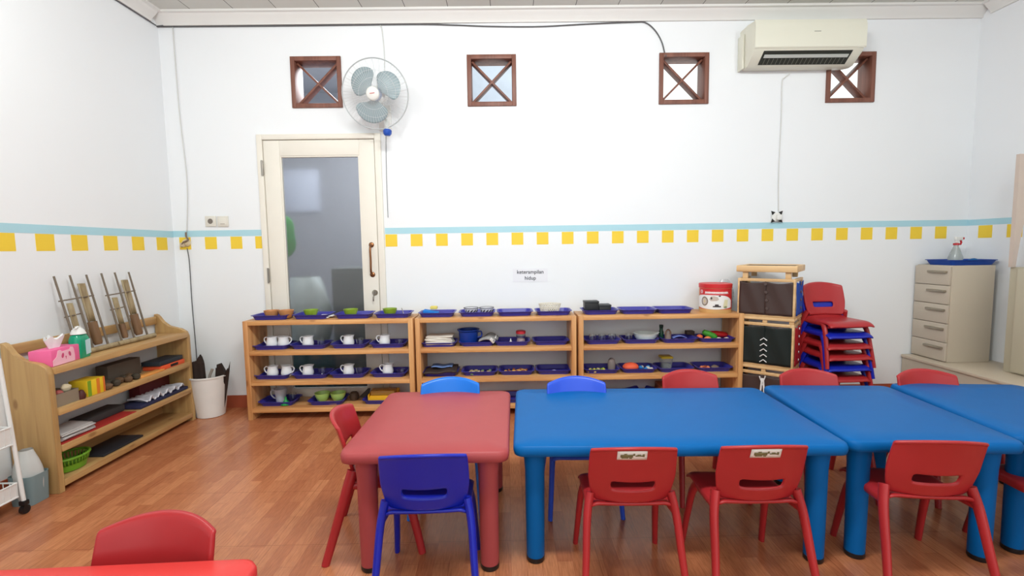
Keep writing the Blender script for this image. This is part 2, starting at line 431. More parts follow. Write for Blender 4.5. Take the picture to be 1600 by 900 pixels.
# ------------------------------------------------------------------ children's chairs
ZB0, ZB1 = .318, .540     # back shell bottom and top
def backf(u, v):
    """u -1..1, v 0..1 on the backrest middle surface (front is +y)"""
    hw = .128+.014*min(1, v/.4)+.003*math.sin(PI*v)
    if v < .16: hw *= 1-.10*((.16-v)/.16)**2
    z = ZB0+(ZB1-ZB0)*v
    z -= .024*v*v*u*u
    sm = .011*math.cos(u*PI/2*.9)*(1-abs(v-.36)*3) if abs(v-.36) < .33 else 0
    z -= max(0, sm)*1.2
    y = -.112-.070*v**1.1+.048*u*u*(.55+.45*v)
    if v > .97: y -= .010*(v-.97)/.03
    return Vector((u*hw, y, z))
def make_chair(name, m):
    t = thing(name, 'x', 'chair')
    us = [-1, -.97, -.8, -.66, -.56, -.52, -.4, -.25, -.1, .1, .25, .4, .52, .56, .66, .8, .97, 1]
    vs = [0, .06, .16, .235, .27, .43, .47, .58, .72, .94, .97, 1]
    nu, nv = len(us)-1, len(vs)-1
    bm = grid(lambda a, b: backf(us[round(a*nu)], vs[round(b*nv)]), nu, nv, skip=lambda i, j: j == 4 and 5 <= i <= 11)
    finish(bm, 'backrest', m, t, sharp=3, solid=.013, sub=1)
    # seat: dished board, rolled down at the front and turning up into the back
    def sf(a, b):
        u = a*2-1
        if b < .0: b = 0
        y = -.118+.285*b
        z = .296+.004*u*u
        if b < .22: z += .020*((.22-b)/.22)**2; y -= 0
        if b > .82: z -= .026*((b-.82)/.18)**2
        hw = .150-.012*abs(1-b)**2
        edge = max(0, abs(u)-.86)/.14
        return Vector((u*hw, y, z-.012*edge**2))
    finish(grid(sf, 14, 12), 'seat', m, t, sharp=3, solid=.014, sub=1)
    for s in (-1, 1):
        bm = tube(bez([(s*.136, -.09, .345), (s*.150, -.115, .27), (s*.160, -.158, .13), (s*.172, -.198, 0.0)], 5), [.021-.0004*k for k in range(16)], 12, squash=.72, up=(0, 1, 0))
        finish(bm, 'leg', m, t)
        bm = tube(bez([(s*.134, .07, .288), (s*.142, .105, .235), (s*.150, .135, .12), (s*.158, .160, 0.0)], 5), [.020-.0004*k for k in range(16)], 12, squash=.72, up=(0, 1, 0))
        finish(bm, 'leg', m, t)
        bm = tube([(s*.142, -.105, .285), (s*.138, -.02, .283), (s*.138, .05, .284), (s*.136, .10, .278)], [.012, .016, .016, .012], 10, squash=.6)
        finish(bm, 'side_rail', m, t)
    finish(tube([(-.13, .118, .270), (0, .124, .270), (.13, .118, .270)], .012, 10), 'front_rail', m, t)
    return t
def sticker(t):
    bm = grid(lambda a, b: backf((a-.5)*.66-.10, .80+.15*b)+Vector((0, -.0085, 0)), 8, 3)
    s = finish(bm, 'sticker', mat('sticker_paper', (232, 228, 222), .5), t, sharp=3, solid=.0008); s['label'] = 'white paper sticker with a small printed picture'
    bm = bmesh.new()
    for a, w, b0, b1 in ((.10, .42, .30, .62), (.14, .22, .18, .34), (.22, .10, .6, .72), (.40, .09, .15, .34), (.52, .06, .5, .74), (.60, .26, .40, .52), (.66, .12, .52, .62), (.84, .07, .36, .66)):
        grid(lambda p, q: backf((a+w*p-.5)*.66-.10, .80+.15*(b0+(b1-b0)*q))+Vector((0, -.0100, 0)), 2, 1, bm)
    finish(bm, 'print', mat('sticker_print', (120, 112, 74), .6), s, sharp=3, solid=.0006)
pr_red = Proto(lambda: make_chair('childrens_chair', CRED)); pr_navy = Proto(lambda: make_chair('childrens_chair', CDBLUE))
R_ = math.radians
# near side, facing the tables
pr_navy('dark blue plastic chair at the near side of the red table', (-.283, 1.625, 0), R_(1.5))
c = pr_red('left one of the two red chairs with a white sticker, near side', (.412, 1.648, 0), R_(-1.5))
CB = c
pr_red('plain-backed red chair at the near side of the square blue table', (1.445, 1.65, 0), R_(-7))
pr_red('red chair cut off at the right edge, near side of the tables', (2.0, 1.66, 0), R_(-4))
# far side, facing the camera
pr_sky = Proto(lambda: make_chair('childrens_chair', CBLUE)); pr_cob = Proto(lambda: make_chair('childrens_chair', CMBLUE))
pr_sky('bright blue plastic chair at the far side of the red table', (-.285, 2.155, 0), PI)
pr_cob('cobalt blue plastic chair at the far side of the long blue table', (.33, 2.13, 0), PI)
pr_red('red chair at the far side of the long blue table', (.925, 2.22, 0), PI+R_(3))
pr_red('red chair at the far side of the square blue table', (1.505, 2.20, 0), PI+R_(-2))
pr_red('red chair at the far side of the rightmost blue table', (2.065, 2.155, 0), PI+R_(-3))
pr_red('red plastic chair at the left end of the red table, seen side on', (-.525, 1.90, 0), R_(-82))
pr_red('red plastic chair behind the bottom left table, standing alone on open floor', (-.852, .96, 0), PI+R_(-2))
# stack of six
ST = [pr_red, pr_navy, pr_red, pr_red, pr_navy, pr_red]
nm = ['bottom red chair of the stack beside the cloth frames', 'lower dark blue chair in the stack, second from the bottom', 'red chair third from the bottom of the corner stack', 'red chair third from the top of the corner stack', 'upper dark blue chair in the stack, just under the top red one', 'top red chair of the stack by the white wall']
for k in range(6):
    ST[k](nm[k], (2.222+.004*((k*7) % 3-1), 3.185, .060*0+k*.0725), PI+R_(2), group='plastic chairs stacked by the wall')
c2 = dup(CB, 'right one of the two red chairs with a white sticker, near side', (.84, 1.645, 0), R_(-1))
sticker(CB)
for ch in list(CB.children):
    if ch.name.startswith('sticker'):
        q = ch.copy(); COL.objects.link(q); q.parent = c2
        for g in list(ch.children):
            w_ = g.copy(); COL.objects.link(w_); w_.parent = q

# ------------------------------------------------------------------ pine shelf units along the back wall
SZ = (.700, .488, .276, .082); SY0, SY1 = 3.27, 3.535
def shelf_unit(label, x0, x1):
    t = thing('shelf_unit', label, 'shelf', ((x0+x1)/2, (SY0+SY1)/2, 0)); w = (x1-x0)/2; dd = (SY1-SY0)/2
    for s in (-1, 1):
        finish(bx(min(s*w, s*(w-.034)), max(s*w, s*(w-.034)), -dd, dd, 0, .70, .002), 'side_panel', PINEV, t)
    for k, z in enumerate(SZ):
        finish(bx(-w+.034, w-.034, -dd+.001, dd, z-.030, z-(.0005 if k == 0 else 0), .002), 'shelf_board', PINE, t)
    return t
UX = [(-1.825, -.655), (-.640, .478), (.494, 1.648)]
shelf_unit('pine shelf unit in front of the glazed door, filled with jugs on blue trays', *UX[0])
shelf_unit('middle pine shelf unit, with the blue bucket and folded cloths', *UX[1])
shelf_unit('right pine shelf unit with toy vegetables and a red and white tin on top', *UX[2])

# ---- trays
def tray_proto():
    bm = loft([rr3(.10, .06, .01, 0), rr3(.218, .150, .030, 0), rr3(.240, .172, .034, .026), rr3(.258, .190, .036, .0285), rr3(.260, .192, .036, .0320), rr3(.238, .170, .033, .0312), rr3(.212, .144, .028, .0045), rr3(.10, .06, .01, .0042)])
    return tag(finish(bm, 'tray', TRAYB), 'x', 'tray')
pr_tray = Proto(tray_proto)
TZ = .0045
def tray(x, lvl, label, y=3.402, rz=0, g=None):
    rz = rz or random.uniform(-.035, .035)
    return pr_tray(label, (x, y, SZ[lvl]+.0003), rz)
S = {0: 'top of the left pine shelf', }
names = ['left', 'middle', 'right']
TR = [  # unit, level, x, what it holds
 (0, 0, -1.669, 'holding two brown bowls on top of the left shelf unit'),
 (0, 0, -1.382, 'holding a green bowl and folded white cloth on top of the left shelf unit'),
 (0, 0, -1.090, 'holding a green bowl and one white card on top of the left shelf unit'),
 (0, 0, -.811, 'holding a green bowl and clear dish, right end of left unit top'),
 (0, 1, -1.675, 'holding two white jugs on the upper shelf of the left unit'),
 (0, 1, -1.408, 'with one jug and a small glass, second on the upper shelf of the left unit'),
 (0, 1, -1.126, 'with one jug and a small glass, third on the upper shelf of the left unit'),
 (0, 1, -.851, 'jug and cup, right end of the upper shelf of the left unit'),
 (0, 2, -1.679, 'holding two white jugs on the lower shelf of the left unit'),
 (0, 2, -1.408, 'with one jug and a tall glass, second on the lower shelf of the left unit'),
 (0, 2, -1.140, 'with one jug and a short glass, third on the lower shelf of the left unit'),
 (0, 2, -.852, 'jug and cup, right end of the lower shelf of the left unit'),
 (0, 3, -1.655, 'with a grey jug and green funnel on the bottom shelf of the left unit'),
 (0, 3, -1.305, 'with two light green bowls on the bottom shelf of the left unit'),
 (0, 3, -.915, 'with a yellow box on the bottom shelf of the left unit'),
 (1, 0, -.499, 'holding blue and yellow sponges on top of the middle shelf unit'),
 (1, 0, -.215, 'holding two patterned bowls on top of the middle shelf unit'),
 (1, 0, .052, 'standing empty on top of the middle shelf unit'),
 (1, 0, .328, 'holding a woven white basket on top of the middle shelf unit'),
 (1, 1, -.491, 'under a pile of white folded cloths in the middle unit'),
 (1, 1, -.219, 'under the dark blue bucket in the middle unit'),
 (1, 1, .030, 'holding a jar with red lid in the middle unit'),
 (1, 1, .308, 'with small pebbles, right end of the upper shelf of the middle unit'),
 (1, 2, -.485, 'with dark folded fabric on the lower shelf of the middle unit'),
 (1, 2, -.205, 'with beige shells on the lower shelf of the middle unit'),
 (1, 2, .060, 'with brown and yellow pasta on the lower shelf of the middle unit'),
 (1, 2, .328, 'almost empty at the right end of the lower shelf of the middle unit'),
 (2, 0, .661, 'holding two black boxes on top of the right shelf unit'),
 (2, 0, .930, 'with small white scraps on top of the right shelf unit'),
 (2, 0, 1.190, 'with one white slip of paper, beside the round tin'),
 (2, 1, .676, 'holding three small glasses in the right unit'),
 (2, 1, .949, 'holding a big white bowl in the right unit'),
 (2, 1, 1.224, 'with a green bottle and pink cloth in the right unit'),
 (2, 1, 1.493, 'holding toy vegetables in the right unit'),
 (2, 2, .670, 'with yellow balls and a grey pestle stone in the right unit'),
 (2, 2, .937, 'with an orange ball and blue pieces in the right unit'),
 (2, 2, 1.203, 'holding a clear box with yellow lid in the right unit'),
 (2, 2, 1.480, 'with orange and brown lumps on the lower shelf of the right unit'),
]
def short(s):
    for a, b in ((' on the upper shelf', ', upper shelf'), (' on the lower shelf', ', lower shelf'), (' of the upper shelf', ' of upper shelf'), (' of the lower shelf', ' of lower shelf'), (' of the left unit', ' of left unit'), (' of the middle unit', ' of middle unit'), (' on top of the ', ' on top of ')):
        s = s.replace(a, b)
    return s
for u, l, x, s in TR: tray(x, l, 'blue tray '+short(s))
pr_tray('dark blue tray on the bottom shelf of the right unit, just over the table edge', (.76, 3.40, SZ[3]+.0003), 0)
pr_tray('dark blue tray beside a brown box on the bottom shelf of the right unit', (1.0-.02, 3.455, SZ[3]+.0003), .6)
for i, x in enumerate((-.40, 0.05)):
    pr_tray(['blue tray on the bottom shelf of the middle unit, mostly hidden by a blue chair', 'blue tray on the bottom shelf of the middle unit, right of the hidden one'][i], (x, 3.38, SZ[3]+.0003), 0)
tag(finish(bx(1.1, 1.24, 3.33, 3.5, SZ[3], SZ[3]+.085, .004), 'cardboard_box', mat('rust_card', (150, 88, 60), .7)), 'rust brown box on the bottom shelf of the right unit', 'box')

# ---- jugs, glasses, bowls
def jug_proto(m=WHITE, s=1.0):
    t = thing('milk_jug', 'x', 'jug')
    R = []
    n = 28
    prof = [(.0, .0), (.026, 0), (.034, .006), (.039, .020), (.0385, .036), (.034, .054), (.0315, .066), (.034, .079)]
    bm = bmesh.new(); rings = []
    def ring(r, z, lip, off=0):
        o = []
        for k in range(n):
            a = 2*PI*k/n; c = math.cos(a); rr = r-off
            l = lip*max(0, c)**6
            o.append((rr*c+l*.012, rr*math.sin(a)*(1-.25*l), z+l*.006))
        return o
    for r, z in prof[1:]: rings.append(ring(r, z, 1 if z > .07 else (.4 if z > .06 else 0)))
    for r, z in reversed(prof[1:]): rings.append(ring(r, z+(.003 if z < .01 else 0), 1 if z > .07 else (.4 if z > .06 else 0), .003))
    finish(loft(rings), 'body', m, t)
    finish(tube(bez([(-.029, 0, .070), (-.045, 0, .074), (-.056, 0, .060), (-.050, 0, .040), (-.035, 0, .024)], 8), .0042, 8), 'handle', m, t)
    for c in t.children: c.scale = (s, s, s)
    return t
pr_jug = Proto(jug_proto)
JG = [
 (-1.686, 1, 0, 'white jug, left of the pair on the upper shelf'), (-1.603, 1, PI, 'white jug, right of the pair on the upper shelf, handle right'),
 (-1.429, 1, 0, 'white jug on the second tray of the upper shelf'), (-1.140, 1, 0, 'white jug on the third tray of the upper shelf'), (-.883, 1, 0, 'white jug beside a clear cup, right end of the upper shelf'),
 (-1.693, 2, 0, 'white jug, left of the pair on the lower shelf'), (-1.592, 2, PI, 'white jug, right of the pair on the lower shelf, handle right'),
 (-1.440, 2, 0, 'white jug on the second tray of the lower shelf'), (-1.149, 2, 0, 'white jug on the third tray of the lower shelf'), (-.867, 2, 0, 'narrow white jug at the right end of the lower shelf')]
for x, l, rz, s in JG: pr_jug(s+' of the left unit', (x, 3.385, SZ[l]+TZ), rz+random.uniform(-.2, .2), group='white milk jugs on the left pine shelf unit')
def gjug():
    t = thing('tall_jug', 'x', 'jug'); m = mat('grey_white_ceramic', (196, 200, 206), .25)
    finish(lathe([(0, 0), (.030, 0), (.032, .004), (.036, .05), (.044, .098), (.047, .102), (.043, .098), (.033, .05), (.029, .008), (0, .006)], 28), 'body', m, t)
    finish(tube(bez([(-.038, 0, .086), (-.064, 0, .088), (-.070, 0, .060), (-.050, 0, .034), (-.032, 0, .028)], 8), .0048, 8), 'handle', m, t)
    return t
Proto(gjug)('tall grey-white jug beside the green funnel on the bottom shelf', (-1.652, 3.40, SZ[3]+TZ))
t = thing('funnel', 'small green plastic funnel standing upside down beside the grey-white jug', 'funnel', (-1.592, 3.345, SZ[3]+TZ))
GRN = mat('green_plastic', (30, 150, 70), .4)
finish(lathe([(.034, 0), (.036, .003), (.008, .034), (.006, .055), (.004, .055), (.006, .033), (.032, .002)], 24, closed=True), 'cone', GRN, t)
def glass_proto(r=.026, h=.055, m=GLASS, name='small_glass', cat='glass'):
    return lambda: tag(finish(lathe([(0, 0), (r*.8, 0), (r*.86, .002), (r, h), (r*.92, h), (r*.76, .006), (0, .006)], 20), name, m), 'x', cat)
pg = Proto(glass_proto()); pg2 = Proto(glass_proto(.03, .036, name='clear_cup', cat='cup'))
pg('small clear glass on the second tray of the upper shelf, left unit', (-1.338, 3.39, SZ[1]+TZ))
pg('small clear glass on the third tray of the upper shelf, left unit', (-1.062, 3.39, SZ[1]+TZ))
pg2('clear cup beside the last jug on the upper shelf, left unit', (-.780, 3.39, SZ[1]+TZ))
pg('small clear glass on the second tray of the lower shelf, left unit', (-1.345, 3.40, SZ[2]+TZ))
pg('small clear glass on the third tray of the lower shelf, left unit', (-1.072, 3.39, SZ[2]+TZ))
pg2('clear cup beside the last jug on the lower shelf, left unit', (-.775, 3.39, SZ[2]+TZ))
pg('small clear glass behind the green funnel on the bottom shelf', (-1.582, 3.43, SZ[3]+TZ))
for x, s in ((.612, 'left'), (.680, 'middle'), (.752, 'right')): pg('clear glass, %s one of three on a tray in the right unit' % s, (x, 3.39, SZ[1]+TZ))
pg('clear glass beside the big white bowl in the right unit', (.878, 3.40, SZ[1]+TZ))
def bowl_proto(r, h, m, name='bowl'):
    return lambda: tag(finish(lathe([(0, 0), (r*.55, 0), (r*.62, .003), (r*.9, h*.6), (r, h), (r*.94, h), (r*.84, h*.6), (r*.55, .007), (0, .006)], 28), name, m), 'x', 'bowl')
TAN = mat('tan_wooden_bowl', (196, 136, 84), .5); OLV = mat('olive_green_melamine', (136, 164, 42), .35); LIME = mat('light_green_melamine', (170, 206, 112), .35)
pb = Proto(bowl_proto(.052, .056, TAN)); pb('brown bowl, left one of the pair on top of the left unit', (-1.676, 3.385, SZ[0]+TZ)); pb('brown bowl, right one of the pair on top of the left unit', (-1.573, 3.385, SZ[0]+TZ))
pb = Proto(bowl_proto(.050, .056, OLV))
pb('green bowl next to folded white cloth on top of the left unit', (-1.400, 3.39, SZ[0]+TZ)); pb('green bowl next to a single white card on top of the left unit', (-1.117, 3.39, SZ[0]+TZ)); pb('green bowl next to a clear dish on top of the left unit', (-.838, 3.39, SZ[0]+TZ))
pb = Proto(bowl_proto(.055, .058, LIME))
pb('light green bowl, left one on the bottom shelf', (-1.345, 3.385, SZ[3]+TZ+.012)); pb('light green bowl, right one on the bottom shelf', (-1.232, 3.385, SZ[3]+TZ+.012))
tag(finish(bx(-1.36, -1.225, 3.325, 3.445, SZ[3]+TZ, SZ[3]+TZ+.012, .002), 'bamboo_board', PALE), 'thin wooden board under the two light green bowls', 'board')
tag(finish(lathe([(0, 0), (.028, 0), (.034, .02), (.03, .05), (.02, .06), (0, .062)], 18, c=(-1.135, 3.44, SZ[3])), 'brown_jar', mat('dark_brown_clay', (84, 66, 52), .6)), 'small dark brown jar behind the light green bowls', 'jar')
bm = bx(-1.352, -1.262, 3.34, 3.42, SZ[0]+TZ, SZ[0]+TZ+.008, .003); bx(-1.34, -1.235, 3.36, 3.44, SZ[0]+TZ+.008, SZ[0]+TZ+.015, .003, bm)
CLOTH = mat('white_cloth', (236, 236, 236), .8)
tag(finish(bm, 'folded_cloth', CLOTH), 'folded white cloth beside a green bowl on top of the left unit', 'cloth')
tag(finish(bx(-1.062, -.985, 3.35, 3.42, SZ[0]+TZ, SZ[0]+TZ+.003), 'paper_card', CLOTH), 'white card beside a green bowl on top of the left unit', 'card')
tag(finish(lathe([(0, 0), (.026, 0), (.03, .012), (.028, .012), (.024, .003), (0, .003)], 18, c=(-.755, 3.39, SZ[0]+TZ)), 'clear_dish', CLEAR), 'small clear dish at the right end of the left unit top', 'dish')
tag(finish(tube([(-.75, 3.43, SZ[0]+TZ+.008), (-.765, 3.44, SZ[0]+.055)], .0025, 8), 'teaspoon', METAL), 'thin metal spoon standing behind the clear dish', 'spoon')
# yellow box
t = thing('yellow_box', 'yellow plastic box with open front on the bottom shelf, left unit', 'box', (-.905, 3.40, SZ[3]+TZ)); YP = mat('yellow_plastic', (236, 178, 30), .45)
bm = bmesh.new(); bx(-.10, .10, .055, .06, 0, .075, .001, bm); bx(-.10, -.095, -.06, .055, 0, .06, .001, bm); bx(.095, .10, -.06, .055, 0, .06, .001, bm); bx(-.095, .095, -.06, .055, 0, .004, 0, bm); bx(-.095, .095, -.06, -.055, .004, .04, .001, bm)
bx(-.09, .09, -.05, .05, .004, .048, .003, bm)
finish(bm, 'box_body', YP, t)
finish(bx(-.085, .085, -.045, .045, .05, .082, .004), 'clear_lid', mat('amber_clear_plastic', (240, 190, 90), .2, trans=.6), t)
tag(finish(prism([(-1.10, SZ[3]+.02), (-1.03, SZ[3]+.02), (-1.012, SZ[3]+.085), (-1.03, SZ[3]+.086)], 1, 3.42, 3.44), 'black_dustpan', BLACK), 'black dustpan edge leaning behind the yellow box', 'dustpan')

# ---- middle unit goods
def blob(name, label, cat, c, r, m, sq=(1, 1, 1), seed=0, amp=.12, group=None):
    bm = bmesh.new(); bmesh.ops.create_uvsphere(bm, u_segments=20, v_segments=12, radius=1)
    rn = random.Random(seed); ph = [rn.uniform(0, 6) for _ in range(6)]
    for v in bm.verts:
        k = 1+amp*(math.sin(3*v.co.x+ph[0])*math.sin(3*v.co.y+ph[1])+.5*math.sin(6*v.co.z+ph[2]))
        v.co = Vector((v.co.x*r*sq[0]*k, v.co.y*r*sq[1]*k, v.co.z*r*sq[2]*k))
    lo = min(v.co.z for v in bm.verts)
    for v in bm.verts: v.co.z -= lo
    o = finish(bm, name, m); o.location = c
    return tag(o, label, cat, group)
SPB = mat('blue_sponge', (28, 120, 206), .85, bump=.5, scale=90); SPY = mat('yellow_sponge', (224, 206, 108), .9, bump=.5, scale=90)
bm = bmesh.new(); box(bm, (0, 0, .02), (.11, .07, .022), .006, (0, .18, 0)); o = finish(bm, 'blue_sponge', SPB); o.location = (-.545, 3.39, SZ[0]+TZ+.004); tag(o, 'blue sponge on a tray on top of the middle unit', 'sponge')
bm = bmesh.new(); box(bm, (0, 0, .012), (.05, .04, .022), .006); o = finish(bm, 'yellow_sponge', SPY); o.location = (-.527, 3.41, SZ[0]+TZ+.042); tag(o, 'yellow sponge lying on the blue sponge', 'sponge')
bm = bmesh.new(); box(bm, (0, 0, .004), (.06, .05, .004), .001, (0, 0, .5)); o = finish(bm, 'white_paper', CLOTH); o.location = (-.455, 3.39, SZ[0]+TZ); tag(o, 'crumpled white slip beside the blue sponge', 'paper')
def pat_bowl():
    t = thing('patterned_bowl', 'x', 'bowl')
    finish(lathe([(0, 0), (.030, 0), (.034, .003), (.046, .03), (.053, .052), (.050, .052), (.043, .03), (.03, .006), (0, .006)], 28), 'bowl', mat('light_grey_ceramic', (214, 214, 220), .3), t)
    bm = bmesh.new()
    for k in range(5):
        a0 = -PI/2-1.1+k*.5
        pts = [Vector((.0475*math.cos(a0+.14*j)*(1+.006*0), .0475*math.sin(a0+.14*j), .022+.006*j)) for j in range(4)]
        for j, p in enumerate(pts):
            R2 = .034+(.053-.034)*((p.z-.003)/.049)+.0012
            p.x, p.y = R2*p.x/.0475, R2*p.y/.0475
        tube(pts, [.002, .005, .006, .002], 8, bm, squash=.35)
    lathe([(.0535, .050), (.0545, .0525), (.051, .0535), (.049, .050)], 28, bm, closed=True)
    finish(bm, 'painted_pattern', BLACK, t)
    return t
pb = Proto(pat_bowl); pb('white bowl with black pattern, left of the pair on the middle unit', (-.258, 3.39, SZ[0]+TZ)); pb('white bowl with black pattern, right of the pair on the middle unit', (-.148, 3.39, SZ[0]+TZ))
# woven basket
def basket():
    bm = bmesh.new(); n = 26; rx, ry, h = .076, .05, .066
    def P(a, s): return Vector((rx*(.82+.2*s)*math.cos(a), ry*(.82+.2*s)*math.sin(a), .004+h*s))
    for k in range(n):
        for dr in (1, -1):
            tube([P(2*PI*k/n+dr*s*.5, s) for s in (0, .25, .5, .75, 1)], .0026, 6, bm, squash=.5)
    for s in (0, .5, 1): tube([P(2*PI*k/24, s) for k in range(25)], .0035 if s != .5 else .0026, 6, bm)
    f = [bm.verts.new(P(2*PI*k/24, 0)) for k in range(24)]; bm.faces.new(f)
    return tag(finish(bm, 'woven_basket', mat('bleached_rattan', (226, 218, 200), .7)), 'oval woven whitish basket standing on a tray on the middle unit', 'basket')
o = basket(); o.location = (.305, 3.39, SZ[0]+TZ)
blob('dark_beads', 'small heap of dark beads behind the weave of the basket', 'beads', (.318, 3.372, SZ[0]+TZ+.006), .022, mat('dark_bead', (52, 48, 52), .5), (1.3, .6, .7), 3)
# folded cloth pile
def cloth(name, label, w, dd, n, c, m, seed=0):
    rn = random.Random(seed); bm = bmesh.new()
    for k in range(n):
        ox, oy = rn.uniform(-.008, .008), rn.uniform(-.006, .006); a = rn.uniform(-.1, .1); hh = .0115
        ph = rn.uniform(0, 6)
        def fn(p, q, k=k, ph=ph):
            th = 2*PI*p; ca, sa = math.cos(th), math.sin(th)
            X = (abs(ca)**.35*math.copysign(1, ca))*w/2*(1-.0*q); Z = (abs(sa)**.8*math.copysign(1, sa))*hh*.5
            Y = (q-.5)*dd
            return Vector((X+ox+.003*math.sin(20*Y+ph), Y+oy, hh*(k+.5)+Z+.0025*math.sin(X*30+ph)))
        grid(fn, 24, 8, bm, closeu=True)
        bmesh.ops.holes_fill(bm, edges=[e for e in bm.edges if len(e.link_faces) == 1], sides=0)
    o = finish(bm, name, m, sharp=2); o.location = c
    return tag(o, label, 'cloth')
cloth('folded_cloths', 'pile of folded off-white cloths with brown lines in the middle unit', .19, .14, 5, (-.488, 3.385, SZ[1]+TZ+.012), mat('offwhite_cloth', (222, 216, 206), .85, var=.12, scale=30))
# bucket
t = thing('small_bucket', 'dark blue plastic measuring bucket with side handle in the middle unit', 'bucket', (-.282, 3.39, SZ[1]+TZ)); NB = mat('deep_blue_plastic', (16, 54, 140), .35)
finish(lathe([(0, 0), (.062, 0), (.064, .004), (.070, .096), (.080, .104), (.080, .110), (.068, .108), (.060, .006), (0, .005)], 30), 'bucket_body', NB, t)
finish(tube(bez([(.068, -.01, .090), (.092, -.01, .092), (.094, -.01, .06), (.066, -.01, .05)], 6), .0055, 8), 'handle', NB, t)
# dustpan and brush bundle
t = thing('dusting_cloth', 'grey and white striped cloth folded beside the blue bucket', 'cloth', (-.150, 3.375, SZ[1]+TZ+.022))
def dc(p, q): return Vector((-.055+.11*p+.03*q, -.07+.12*q, .012+.034*math.sin(PI*p)*(.4+.6*q)+.01*math.sin(7*q)))
finish(grid(dc, 10, 10), 'grey_fold', mat('grey_striped_cloth', (150, 150, 150), .8, var=.5, scale=25), t, sharp=3, solid=.006)
finish(tube([(.03, -.075, .03), (.05, -.06, .006), (.058, -.01, .012), (.068, .04, .04)], [.012, .013, .014, .006], 10, squash=.5), 'white_hem', CLOTH, t)
# soap, little bottle, jar
tag(finish(lathe([(0, 0), (.02, 0), (.024, .006), (.014, .016), (0, .018)], 18, c=(-.046, 3.36, SZ[1]+TZ)), 'soap_bar', mat('lilac_soap', (140, 140, 214), .4)), 'round lilac soap on the tray left of the small white bottle', 'soap')
tag(finish(lathe([(0, 0), (.0085, 0), (.009, .004), (.009, .022), (.004, .030), (.003, .042), (0, .043)], 14, c=(.021, 3.35, SZ[1]+TZ)), 'dropper_bottle', WPLAS), 'tiny white bottle with pointed tip in front of the red-lidded jar', 'bottle')
t = thing('lidded_jar', 'clear jar with red screw lid in the middle unit', 'jar', (.095, 3.40, SZ[1]+TZ))
finish(lathe([(0, 0), (.030, 0), (.034, .004), (.034, .058), (.030, .066), (.028, .066), (.031, .056), (.031, .006), (0, .005)], 24), 'jar_body', GLASS, t)
finish(lathe([(0, .068), (.032, .068), (.035, .070), (.035, .088), (.032, .090), (0, .090)], 24), 'lid', mat('red_lid', (206, 52, 62), .4), t)
finish(lathe([(0, .006), (.029, .006), (.029, .03), (0, .032)], 20), 'contents', mat('pale_pink_powder', (220, 190, 190), .9), t)
for k, (x, y, r) in enumerate(((.235, 3.36, .010), (.298, 3.365, .013), (.375, 3.38, .009))):
    blob('pebble', ['small pale pebble, left in the pebble tray', 'largest pebble, centre of the pebble tray', 'small pebble, right in the pebble tray'][k], 'pebble', (x, y, SZ[1]+TZ), r, mat('pale_stone', (164, 166, 176), .6), (1, 1, .7), k)
# lower shelf of middle unit
t = thing('folded_apron', 'dark brown folded fabric lying slanted on a tray, lower shelf of the middle unit', 'fabric', (-.480, 3.375, SZ[2]+TZ+.010))
def ap(p, q): return Vector((-.115+.23*p, -.08+.15*q, .014+.028*p*(.5+.5*q)+.004*math.sin(11*p)))
finish(grid(ap, 14, 10), 'fold', mat('dark_brown_cloth', (62, 50, 46), .7, var=.3, scale=20), t, sharp=3, solid=.012)
finish(grid(lambda p, q: Vector((-.07+.15*p, -.02+.09*q, .045+.004*math.sin(9*p))), 8, 6), 'blue_lining', mat('pale_blue_cloth', (110, 140, 196), .8), t, sharp=3, solid=.006)
def many(nm, cat, ctx, mats, x0, x1, y0, y1, z, n, r, sq, seed, group):
    rn = random.Random(seed); pos = []
    protos = []
    for k in range(n):
        for _ in range(80):
            x, y = rn.uniform(x0, x1), rn.uniform(y0, y1)
            if all((x-a)**2+(y-b)**2 > (2*r*sq[0]*.95)**2 for a, b in pos): break
        pos.append((x, y))
    pos.sort()
    ORD = 'first second third fourth fifth sixth seventh eighth ninth tenth eleventh twelfth thirteenth fourteenth'.split()
    for k, (x, y) in enumerate(pos):
        if len(protos) < len(mats):
            lb = ctx % ORD[k]
            o = blob(nm, lb, cat, (x, y, z), r, mats[k % len(mats)], sq, seed+k, group=group); protos.append(o)
        else:
            o = dup(protos[k % len(mats)], ctx % ORD[k], (x, y, z), group=group)
        o.rotation_euler = (0, 0, rn.uniform(0, 6))
SH = [mat('beige_shell', (206, 186, 146), .6), mat('tan_shell', (170, 150, 110), .6), mat('green_shell', (110, 140, 110), .6)]
many('sea_shell', 'shell', '%s small shell from the left on the shell tray of the middle unit', SH, -.28, -.13, 3.33, 3.42, SZ[2]+TZ, 12, .013, (1.2, .8, .8), 11, 'shells on the shell tray')
PS = [mat('dry_pasta', (212, 160, 84), .6), mat('brown_pasta', (130, 70, 50), .6)]
many('pasta_piece', 'pasta', '%s piece of pasta from the left on the pasta tray, middle unit', PS, -.02, .13, 3.34, 3.41, SZ[2]+TZ, 12, .014, (1.3, .7, .9), 21, 'pasta pieces on a tray')
blob('pale_pebble', 'single pale lump in the nearly empty tray of the middle unit', 'pebble', (.33, 3.375, SZ[2]+TZ), .014, mat('pale_blue_lump', (150, 150, 200), .5), (1.2, .8, .6), 5)

